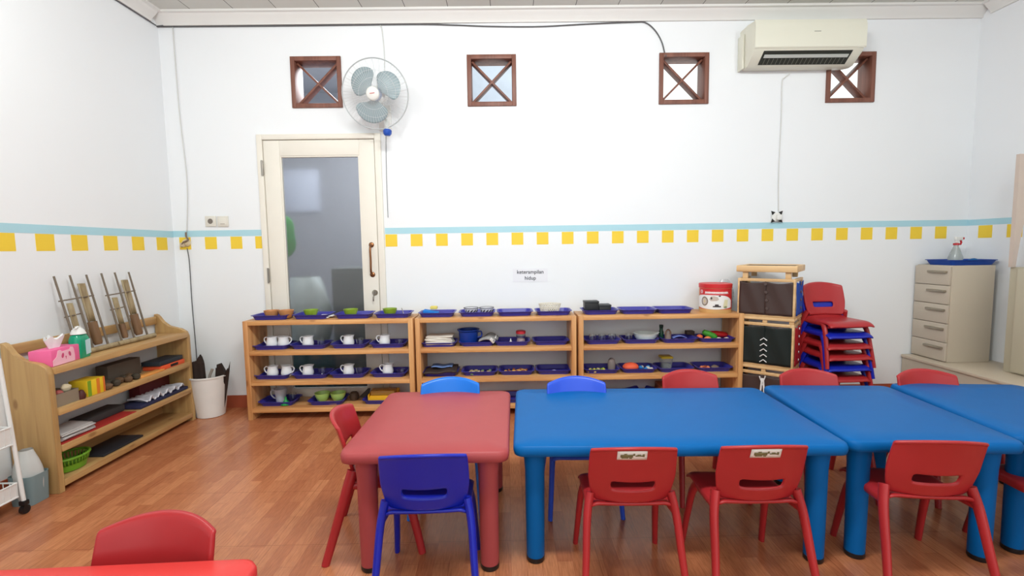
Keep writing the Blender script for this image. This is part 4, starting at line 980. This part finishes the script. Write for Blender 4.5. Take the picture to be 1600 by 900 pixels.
# ------------------------------------------------------------------ dressing-frame tower
FR = wood('frame_pine', (232, 196, 146), (206, 164, 112), 0, rough=.45)
A = R_(-40)
Cn = Vector((1.887, 3.085, 0))
def make_frame(name, label, loc, rz, w, h, m, kind):
    """upright frame, local x along width, faces -y"""
    t = thing(name, label, 'dressing frame', loc, rz)
    st = .020; th = .018
    for s in (0, 1): finish(bx((0 if s == 0 else w-st), (st if s == 0 else w), 0, th, 0, h, .002), 'stile', FR, t)
    for z in (0, h-st): finish(bx(st, w-st, 0, th, z, z+st, .002), 'rail', FR, t)
    def cf(x0, x1):
        return lambda p, q: Vector((x0+(x1-x0)*p, -.002-.004*math.sin(PI*p)-.003*math.sin(9*p+5*q), .016+(h-.036)*q-(.012*math.sin(PI*p) if q > .95 else 0)))
    md = w/2
    finish(grid(cf(.012, md+.003), 12, 14), 'cloth_flap', m, t, sharp=3, solid=.002)
    c_ = finish(grid(cf(md-.003, w-.012), 12, 14), 'cloth_flap', m, t, sharp=3, solid=.0024)
    if kind == 'button':
        for k in range(4): finish(tube([(md+.012*k*.4, -.008, h*.86-h*.21*k), (md+.012*k*.4, -.012, h*.86-h*.21*k)], [.011, .009], 16), 'button', mat('brown_button', (84, 70, 66), .35), t)
    if kind == 'lace':
        for k in range(5):
            z = h*.64-h*.125*k; bm = tube([(md-.022, -.008, z-.012), (md, -.012, z+.006), (md+.020, -.008, z-.010)], .0035, 6); finish(bm, 'lace_bow', CLOTH, t)
    if kind == 'snap':
        for k in range(5): finish(tube([(md, -.007, h*.86-h*.18*k), (md, -.011, h*.86-h*.18*k)], [.009, .006], 14), 'snap', WHITE, t)
    if kind == 'ribbon':
        for s in (-1, 1): finish(tube([(md+s*.004, -.008, h*.86), (md+s*.012, -.011, h*.5), (md+s*.010, -.008, h*.2)], .0055, 6, squash=.5), 'ribbon', CLOTH, t)
        finish(tube([(md-.02, -.008, h*.9), (md, -.010, h*.7), (md+.016, -.008, h*.92)], .0045, 6), 'ribbon', CLOTH, t)
    return t
wF = .352
dx = Vector((math.cos(A), math.sin(A), 0)); dy = Vector((-math.sin(A), math.cos(A), 0))
LF = Cn-dx*wF
LV = [(.004, .298), (.3425, .300), (.683, .262)]
FB = mat('brown_suede', (66, 48, 44), .6, var=.15, scale=8); FK = mat('black_green_cloth', (14, 26, 24), .7); FBL = mat('blue_felt', (16, 74, 170), .7); FRD = mat('red_felt', (176, 28, 36), .7)
fr_l = [('bottom level of the frame tower, brown cloth with white ribbon', FB, 'ribbon'), ('black cloth frame with white lacing at the middle of the tower', FK, 'lace'), ('brown cloth frame with round buttons, top level of the tower', FB, 'button')]
sd_l = [('blue cloth frame on the right side, bottom level of the tower', FBL, 'none'), ('red cloth frame with white snaps on the right side of the tower', FRD, 'snap'), ('blue cloth frame on the right side, top level of the tower', FBL, 'button')]
for k, (z, h) in enumerate(LV):
    h2 = (.298, .300, .262)[k]
    make_frame('dressing_frame', fr_l[k][0], LF+Vector((0, 0, z)), A, wF, h2, fr_l[k][1], fr_l[k][2])
    make_frame('dressing_frame', sd_l[k][0], Cn+dx*0.001+dy*.020+Vector((0, 0, z)), A+PI/2, .265, h2, sd_l[k][1], sd_l[k][2])
    # frame of slats closing the left
    make_frame('dressing_frame', ['plain frame on the hidden left side, bottom level of the tower', 'plain frame on the hidden left side, middle level of the tower', 'plain frame on the hidden left side, top level of the tower'][k], LF-dx*.001+dy*.285+Vector((0, 0, z)), A-PI/2, .265, h2, FB, 'none')
    if k < 2:
        bm = bmesh.new()
        for x, y in ((.016, .014), (wF-.016, .014), (.016, .27), (wF-.016, .27), (wF/2, .014)): bx(x-.014, x+.014, y-.011, y+.011, 0, .020, .002, bm)
        bx(-.004, wF+.002, -.004, .024, .0205, .0395, .003, bm); bx(-.004, wF+.002, .256, .284, .0205, .0395, .003, bm); bx(-.004, .024, .0245, .2555, .0205, .0395, .003, bm); bx(wF-.026, wF+.002, .0245, .2555, .0205, .0395, .003, bm)
        o = tag(finish(bm, 'slatted_spacer', FR), ['flat slatted spacer under the middle level of the frame tower', 'flat slatted spacer under the top level of the frame tower'][k], 'spacer'); o.location = LF+Vector((0, 0, z+h2+.0003)); o.rotation_euler = (0, 0, A)
# top: small frame table with black mat
zt = .683+.262+.0005
t = thing('wooden_tray_stand', 'low wooden stand with a sunken black top on the frame tower', 'stand', LF+Vector((0, 0, zt)), A)
for x, y in ((.045, .02), (wF-.045, .02), (.045, .265), (wF-.045, .265)): finish(bx(x-.017, x+.017, y-.012, y+.012, 0, .044, .002), 'leg', FR, t)
bm = bmesh.new(); bx(-.010, wF+.010, -.012, .008, .044, .088, .006, bm); bx(-.010, wF+.010, .277, .297, .044, .088, .006, bm); bx(-.010, .012, .008, .277, .044, .088, .006, bm); bx(wF-.012, wF+.010, .008, .277, .044, .088, .006, bm)
finish(bm, 'rim', FR, t); finish(bx(.013, wF-.013, .009, .276, .055, .082), 'black_panel', mat('black_felt', (16, 22, 30), .7), t)
# clear bag behind tin
def cb(p, q):
    a = 2*PI*p; r = .075*math.sin(PI*(.08+.84*q))**.6; return Vector((r*math.cos(a)*(1+.1*math.sin(4*a+5*q)), r*.5*math.sin(a)*(1+.1*math.sin(6*a)), .005+.26*q))
o = finish(grid(cb, 26, 12, closeu=True), 'clear_plastic_bag', mat('thin_clear_polythene', (214, 218, 222), .15, trans=.0, alpha=.35), sharp=3); o.location = (1.60, 3.475, SZ[0]); o.scale = (.85, .8, .85); tag(o, 'clear crinkled plastic bag between the round tin and the frame tower', 'plastic bag')

# ------------------------------------------------------------------ beige bench, drawer unit, cabinet on the right
t = thing('storage_bench', 'low beige laminate bench along the right wall', 'bench', (3.20, 2.3, 0))
finish(bx(-.19, .258, -1.6, 1.25, .0, .305, .002), 'bench_body', BEIGE, t)
finish(bx(-.20, .258, -1.6, 1.25, .3055, .327, .004), 'bench_top', mat('beige_laminate_top', (206, 192, 172), .4, var=.03, scale=4), t)
t = thing('drawer_unit', 'beige five-drawer unit standing on the bench in the corner', 'drawers', (3.24, 3.41, .3275))
BE2 = mat('beige_drawer', (196, 184, 168), .45, var=.03, scale=4)
finish(bx(-.150, .150, -.145, .140, 0, .682, .003), 'carcass', BEIGE, t)
for k in range(5):
    z1 = .675-k*.1345
    dr = finish(bx(-.166, -.1505, -.14, .138, z1-.130, z1, .002), 'drawer', BE2, t)
    finish(bx(-.186, -.1665, -.125, .02, z1-.045, z1-.030, .003), 'handle', mat('dull_steel', (160, 150, 134), .4, metal=.6), dr)
t = thing('tall_cabinet', 'beige side cabinet with hutch panel at the right edge', 'cabinet', (3.34, 2.35, .3275))
finish(bx(-.10, .115, -1.2, .68, 0, .680, .003), 'carcass', mat('olive_beige', (190, 182, 160), .5, var=.03, scale=4), t)
finish(bx(-.118, -.1005, -.0, .62, .012, .672, .003), 'cabinet_door', mat('olive_beige_door', (196, 188, 166), .45, var=.03, scale=4), t)
bm = tube([(-.119, .50, .17), (-.130, .50, .17), (-.142, .50, .17)], [.006, .006, .014], 14); finish(bm, 'knob', METAL, t)
hp = [(-.118, 1.39), (.10, 1.39), (.10, 1.28), (.02, 1.20), (-.035, 1.08), (-.070, .92), (-.088, .76), (-.095, .681), (-.118, .681)]
finish(prism(hp, 1, .652, .676), 'hutch_panel', mat('taupe_panel', (206, 190, 178), .5), t)
# trays and spray bottle
TB2 = mat('royal_blue_plastic', (10, 66, 160), .35)
def tray2():
    bm = loft([rr3(.10, .06, .01, 0), rr3(.315, .205, .026, 0), rr3(.350, .240, .032, .032), rr3(.366, .256, .036, .034), rr3(.368, .258, .036, .038), rr3(.346, .236, .031, .037), rr3(.309, .199, .024, .0045), rr3(.10, .06, .01, .0042)])
    o = finish(bm, 'serving_tray', TB2); return tag(o, 'x', 'tray')
p2 = Proto(tray2)
zt2 = .3275+.682+.0003
o = p2('royal blue tray holding a spray bottle on the drawer unit', (3.268, 3.40, zt2)); o.scale = (.93, .93, 1)
o = p2('royal blue tray showing behind the hutch panel at the right edge', (3.34, 2.86, zt2-.002), PI/2); o.scale = (.7, .55, 1)
t = thing('spray_bottle', 'clear spray bottle with red and white trigger on the blue tray', 'bottle', (3.250, 3.42, zt2+TZ))
finish(lathe([(0, 0), (.042, 0), (.045, .006), (.042, .05), (.024, .105), (.015, .125), (.014, .135), (.012, .135), (.022, .104), (.040, .05), (.042, .008), (0, .006)], 24), 'bottle_body', mat('clear_milky', (226, 232, 230), .15, trans=.7), t)
SR = mat('spray_red', (190, 40, 48), .4)
finish(lathe([(0, .136), (.018, .136), (.018, .150), (0, .152)], 18), 'collar', SR, t)
bm = bx(-.012, .040, -.010, .010, .170, .196, .004); bx(-.008, .012, -.008, .008, .1525, .171, .003, bm); finish(bm, 'spray_head', WPLAS, t)
bm = bx(.041, .052, -.008, .008, .176, .192, .002); tube([(.030, 0, .169), (.036, 0, .155), (.030, 0, .138)], [.006, .006, .005], 8, bm); finish(bm, 'trigger', SR, t)
tag(finish(grid(lambda p, q: Vector((3.30+.10*p, 3.35+.07*q, zt2+.012+.032*math.sin(PI*p)**.8*math.sin(PI*(.1+.8*q)))), 14, 8), 'teal_cloth', mat('teal_cloth', (24, 100, 160), .8), sharp=3, solid=.004), 'small teal cloth heaped on the royal blue tray', 'cloth')

# ------------------------------------------------------------------ wall fan
t = thing('wall_fan', 'wall fan with three grey-blue blades above the door', 'fan', (-.862, YB, 2.195))
FW = mat('fan_white', (226, 226, 222), .35); FBm = mat('fan_blade_blue', (166, 184, 190), .25, trans=.25)
FC = Vector((-.012, -.215, .035)); tilt = Euler((R_(12), 0, R_(-3))).to_matrix()
def F3(x, y, z): return FC+tilt@Vector((x, y, z))       # local fan axis = -y
bm = bmesh.new(); bx(-.045, .045, -.02, 0, -.16, .02, .008, bm); tube([(0, -.01, -.06), (0, -.07, -.05), F3(0, .09, -.01)], [.022, .02, .026], 14, bm); finish(bm, 'wall_bracket', FW, t)
finish(tube([F3(0, .02, 0), F3(0, .035, 0), F3(0, .08, 0), F3(0, .125, 0), F3(0, .14, 0)], [.04, .058, .060, .050, .02], 24), 'motor_housing', FW, t)
bm = bmesh.new(); RG = .226
def cagepts(side, a):
    out = []
    for s in (0, .3, .6, .85, 1):
        r = .045+(RG-.045)*s; y = side*(.058*(1-s**2.2))
        out.append(F3(r*math.cos(a), y-.0, r*math.sin(a)))
    return out
for k in range(60):
    a = 2*PI*k/60
    tube(cagepts(-1, a), .0008, 4, bm, cap=False); 
    if k % 2: tube(cagepts(1, a), .0009, 4, bm, cap=False)
for rr, yy in ((.10, -.042), (.15, -.027)): tube([F3(rr*math.cos(2*PI*k/40), yy, rr*math.sin(2*PI*k/40)) for k in range(41)], .0009, 4, bm, cap=False)
finish(bm, 'guard', mat('guard_white', (214, 216, 218), .35), t)
finish(tube([F3(RG*math.cos(2*PI*k/64), 0, RG*math.sin(2*PI*k/64)) for k in range(65)], .0042, 8, cap=False), 'guard_rim', mat('rim_grey', (176, 180, 182), .35), t)
for a0 in (141, 38, -98):
    def bl(p, q, a0=a0):
        r = .044+.146*q
        wd = math.radians(17+36*math.sin(PI*(.12+.62*q))); a = math.radians(a0)+wd*(2*p-1)*.92-.18*q
        rr = r*(1-.09*(2*p-1)**2*q*2)
        return F3(rr*math.cos(a), .018*(2*p-1)*(.5+q), rr*math.sin(a))
    finish(grid(bl, 14, 12), 'blade', FBm, t, sharp=3, solid=.0025)
finish(tube([F3(0, -.035, 0), F3(0, .015, 0)], .042, 24), 'blade_hub', mat('hub_blue', (120, 140, 180), .4), t)
finish(tube([F3(0, -.064, 0), F3(0, -.058, 0), F3(0, -.050, 0)], [.036, .044, .046], 28), 'badge', FW, t)
bm = bmesh.new(); q0 = F3(-.016, -.0655, 0); q1 = F3(.016, -.0655, .003); tube([q0, q1], .0022, 6, bm); finish(bm, 'badge_mark', mat('badge_red', (200, 70, 70), .5), t)
bm = lathe([(0, -.012), (.018, -.012), (.028, 0), (.030, .02), (.022, .03), (0, .03)], 20, c=(.055, -.185, -.222)); finish(bm, 'speed_knob', mat('fan_knob_blue', (34, 80, 176), .4), t)
finish(tube([(.02, -.07, -.10), (.05, -.16, -.185), (.055, -.185, -.195)], [.016, .012, .012], 10), 'knob_arm', FW, t)

# ------------------------------------------------------------------ air conditioner
t = thing('air_conditioner', 'cream wall-mounted air conditioner at the top right, under the coving', 'air conditioner', (2.085, YB, 0)); AC = mat('ac_cream', (222, 221, 206), .4, var=.01)
def acr(x, w=0):    # profile in y,z for body
    return [(0, 2.43), (-.06, 2.420), (-.10, 2.424), (-.197, 2.500), (-.203, 2.512), (-.205, 2.56), (-.205, 2.66), (-.190, 2.700), (-.10, 2.712), (0, 2.712)]
bm = bmesh.new(); secs = []
for x, ins, sh in ((-.375, .03, .02), (-.365, .006, .0), (-.34, 0, 0), (.34, 0, 0), (.385, .006, 0), (.40, .03, .02)):
    secs.append([(x, min(0, y+(ins if y < -.01 else 0)), z+(ins*.6 if z < 2.45 else (-ins*.5 if z > 2.69 else 0))) for y, z in acr(0)])
finish(loft(secs), 'body', AC, t, sharp=.6)
finish(loft([[(x, y, z) for y, z in ((-.204, 2.508), (-.2115, 2.515), (-.2125, 2.66), (-.200, 2.697), (-.195, 2.69), (-.2055, 2.655))] for x in (-.372, -.35, 0, .35, .392)]), 'front_panel', mat('ac_front', (226, 225, 210), .38, var=.01), t, sharp=.6)
bm = bmesh.new()
# outlet recess drawn as dark slot with vanes, lying on the slanted lower face
import itertools
def ac_pt(s, x, off):   # s 0..1 from front edge to back edge along slanted face
    a = Vector((0, -.194, 2.4976)); b = Vector((0, -.106, 2.4287)); n = Vector((0, -.617, -.787)); p = a.lerp(b, s)+n*off; return (x, p.y, p.z)
def slab(s0, s1, x0, x1, o0, o1, bm, skew=0):
    v = [bm.verts.new(ac_pt(s, x+(skew*s if x < 0 else -skew*s), o)) for o in (o0, o1) for s, x in ((s0, x0), (s0, x1), (s1, x1), (s1, x0))]
    for f in ((0, 1, 2, 3), (7, 6, 5, 4), (0, 4, 5, 1), (1, 5, 6, 2), (2, 6, 7, 3), (3, 7, 4, 0)): bm.faces.new([v[i] for i in f])
slab(.02, .95, -.30, .315, -.006, .0012, bm, -.0)
finish(bm, 'air_outlet', mat('outlet_dark', (44, 46, 40), .6), t)
bm = bmesh.new(); slab(.26, .46, -.285, .30, .0014, .006, bm); finish(bm, 'louvre', mat('louvre_grey', (196, 200, 196), .4), t)
bm = bmesh.new()
for k in range(20): slab(.52, .9, -.27+k*.029, -.266+k*.029, .0014, .005, bm)
finish(bm, 'vanes', mat('vane_grey', (96, 98, 88), .5), t)
finish(bx(.03, .075, -.2142, -.2125, 2.612, 2.6155), 'badge', mat('badge_grey', (140, 140, 132), .4), t)
finish(bx(-.392, -.376, -.075, 0, 2.42, 2.66, .006), 'side_plate', AC, t)

# ------------------------------------------------------------------ cables, sockets, sign
def wire(name, label, pts, r, m, cat='cable', n=10):
    return tag(finish(tube(bez(pts, n), r, 6), name, m, sharp=3), label, cat)
yw = YB-.006
wire('black_cable', 'dark cable running under the coving and dipping down to the third vent', [(-2.40, YB-.02, 2.777), (-2.386, yw, 2.776), (-1.5, yw, 2.774), (-.66, yw, 2.776), (-.35, yw, 2.768), (-.1, yw, 2.757), (.25, yw, 2.752), (.6, yw, 2.766), (.92, yw, 2.776), (1.02, yw, 2.772), (1.09, yw, 2.72), (1.14, yw, 2.64), (1.165, yw-.003, 2.55), (1.17, yw-.012, 2.535)], .005, GREYW)
wire('black_cable', 'dark cable along the top of the left wall', [(XL+.007, YB-.03, 2.776), (XL+.006, 3.0, 2.776), (XL+.006, 2.0, 2.776), (XL+.006, 1.0, 2.776)], .004, GREYW)
wire('fan_cord', 'thin white cord hanging from the coving to the wall fan', [(-.874, yw, 2.772), (-.862, yw, 2.74), (-.852, yw, 2.60), (-.853, yw, 2.50), (-.856, yw, 2.35), (-.86, yw-.01, 2.27)], .0035, WWIRE)
wire('pull_cord', 'thin grey cord hanging beside the right door jamb', [(-.85, yw-.01, 2.07), (-.862, yw, 1.98), (-.868, yw, 1.7), (-.868, yw, 1.413)], .0018, GREYW)
wire('white_cable', 'thin white cable down the left end of the back wall', [(-2.341, yw, 2.772), (-2.338, yw, 2.2), (-2.318, yw, 1.7), (-2.345, yw, 1.33)], .0038, WWIRE)
wire('dark_cable', 'dark cable from the plug cluster down behind the waste bin', [(-2.345, yw-.01, 1.21), (-2.343, yw, 1.1), (-2.345, yw, .8), (-2.340, yw, .5), (-2.338, yw, .12)], .0032, GREYW)
wire('ac_cable', 'white cable from the air conditioner down to its taped socket', [(2.075, yw, 2.405), (2.04, yw, 2.38), (2.022, yw, 2.34), (2.024, yw, 2.1), (2.018, yw, 1.7), (2.026, yw, 1.42)], .004, WWIRE)
# plug cluster
t = thing('plug_cluster', 'small tangle of plug and adaptor on a yellow square near the left corner', 'plug', (-2.352, YB-.002, 1.25))
finish(tube([(0, -.001, 0), (0, -.012, 0), (0, -.03, .002)], [.03, .028, .018], 18), 'socket', mat('aged_plastic', (214, 196, 160), .5), t)
finish(tube(bez([(-.02, -.03, -.03), (.0, -.045, .0), (.028, -.03, .02), (.010, -.02, .045), (.002, -.008, .075)], 6), .006, 8), 'plug_cord', mat('brown_grey_cord', (120, 100, 84), .5), t)
finish(bx(-.026, .004, -.046, -.0305, -.03, .0, .004), 'plug', mat('beige_plug', (196, 176, 146), .5), t)
def plate(name, label, x, z, kind):
    t = thing(name, label, 'socket', (x, YB, z))
    finish(bx(-.040, .040, -.010, 0, -.039, .039, .004), 'cover_plate', mat('socket_ivory', (222, 218, 208), .4), t)
    if kind == 'socket':
        finish(tube([(0, -.0115, 0), (0, -.0102, 0)], .019, 22), 'socket_recess', mat('recess_grey', (120, 112, 104), .6), t); finish(lathe([(.019, 0), (.023, 0), (.023, .002), (.019, .002)], 24, closed=True), 'socket_ring', mat('socket_ivory', (0, 0, 0)), t)
        t.children[-1].rotation_euler = (PI/2, 0, 0); t.children[-1].location = (0, -.0102, 0)
    else:
        finish(bx(-.030, .030, -.0135, -.0102, -.028, .028, .002), 'rocker', mat('rocker_ivory', (226, 222, 212), .4), t); finish(bx(-.016, .016, -.0142, -.0137, -.020, -.017), 'indicator', mat('indicator_grey', (140, 134, 120), .5), t)
plate('wall_socket', 'ivory round wall socket left of the door', -2.166, 1.404, 'socket'); plate('light_switch', 'ivory light switch plate next to the round socket left of the door', -2.077, 1.402, 'switch')
t = thing('taped_socket', 'white socket with four black tape corners under the air conditioner', 'socket', (2.005, YB, 1.378))
finish(bx(-.032, .032, -.022, 0, -.032, .032, .004), 'socket_body', WPLAS, t); finish(bx(-.006, .03, -.045, -.0225, -.024, .016, .005), 'plug', WPLAS, t)
for sx, sz in ((-1, 1), (1, 1), (-1, -1), (1, -1)):
    finish(prism([(sx*.012, sz*.034), (sx*.044, sz*.044), (sx*.034, sz*.012)], 1, -.0245, -.0225), 'tape', BLACK, t)
# sign
t = thing('paper_sign', 'small white paper sign with two lines of text over the middle unit', 'sign', (.176, YB, .972), R_(0))
pp = finish(bx(-.130, .130, -.002, -.0005, -.050, .050), 'paper', mat('sign_paper', (232, 233, 238), .6, var=.01), t); t.rotation_euler = (0, R_(.3), 0)
def text(s, size, x, z, m, parent, y=-.0024):
    cu = bpy.data.curves.new('text', 'FONT'); cu.body = s; cu.size = size; cu.align_x = 'CENTER'; cu.extrude = .0002; cu.offset = .0006
    o = bpy.data.objects.new('text', cu); COL.objects.link(o)
    dg = bpy.context.evaluated_depsgraph_get(); me = bpy.data.meshes.new_from_object(o.evaluated_get(dg)); bpy.data.objects.remove(o)
    me.materials.clear(); me.materials.append(m)
    q = bpy.data.objects.new('lettering', me); COL.objects.link(q); q.parent = parent; q.rotation_euler = (PI/2, 0, 0); q.location = (x, y, z); return q
INK = mat('sign_ink', (60, 62, 70), .6)
text('keterampilan', .0385, 0, .012, INK, t); text('hidup', .0385, 0, -.034, INK, t)

# ------------------------------------------------------------------ things in the store room
def sbag(p, q):
    a = 2*PI*p; r = .20*math.sin(PI*(.1+.8*q))**.5; return Vector((r*math.cos(a)*(1+.12*math.sin(4*a+5*q)), r*.7*math.sin(a)*(1+.1*math.sin(6*a)), .62*q))
o = finish(grid(sbag, 30, 14, closeu=True), 'white_sack', mat('white_sack', (226, 236, 232), .6), sharp=3); o.location = (-1.69, 4.02, .34); tag(o, 'white plastic sack seen blurred through the door glass', 'sack')
tag(finish(bx(-1.95, -1.45, 3.86, 4.2, .0, .34, .004), 'teal_crate', mat('teal_crate', (30, 90, 96), .6)), 'dark teal crate under the white sack behind the door glass', 'crate')
t = thing('grey_chest', 'dark grey chest seen through the door glass at the lower right', 'chest', (-1.24, 4.13, 0)); GC = mat('chest_grey', (124, 130, 127), .6)
finish(bx(-.2, .2, -.2, .2, 0, 1.03, .004), 'carcass', GC, t); finish(bx(-.19, .19, -.215, -.201, .66, 1.0, .003), 'drawer', GC, t); finish(bx(-.19, .19, -.215, -.201, .30, .62, .003), 'drawer', GC, t)
blob('green_garment', 'green garment hanging blurred behind the left of the door glass', 'garment', (-1.86, 3.97, 1.12), .17, mat('green_garment', (70, 160, 80), .8), (.7, .3, 1.05), 12)
tag(finish(bx(-2.42, -2.02, 5.262, 5.28, 1.60, 2.05, .004), 'window_blur_panel', mat('pale_window_blur', (226, 232, 246), .5)), 'pale panel added for the window blur on the store room wall, behind door glass', 'board')  # pale panel put in for the bright blur of a window
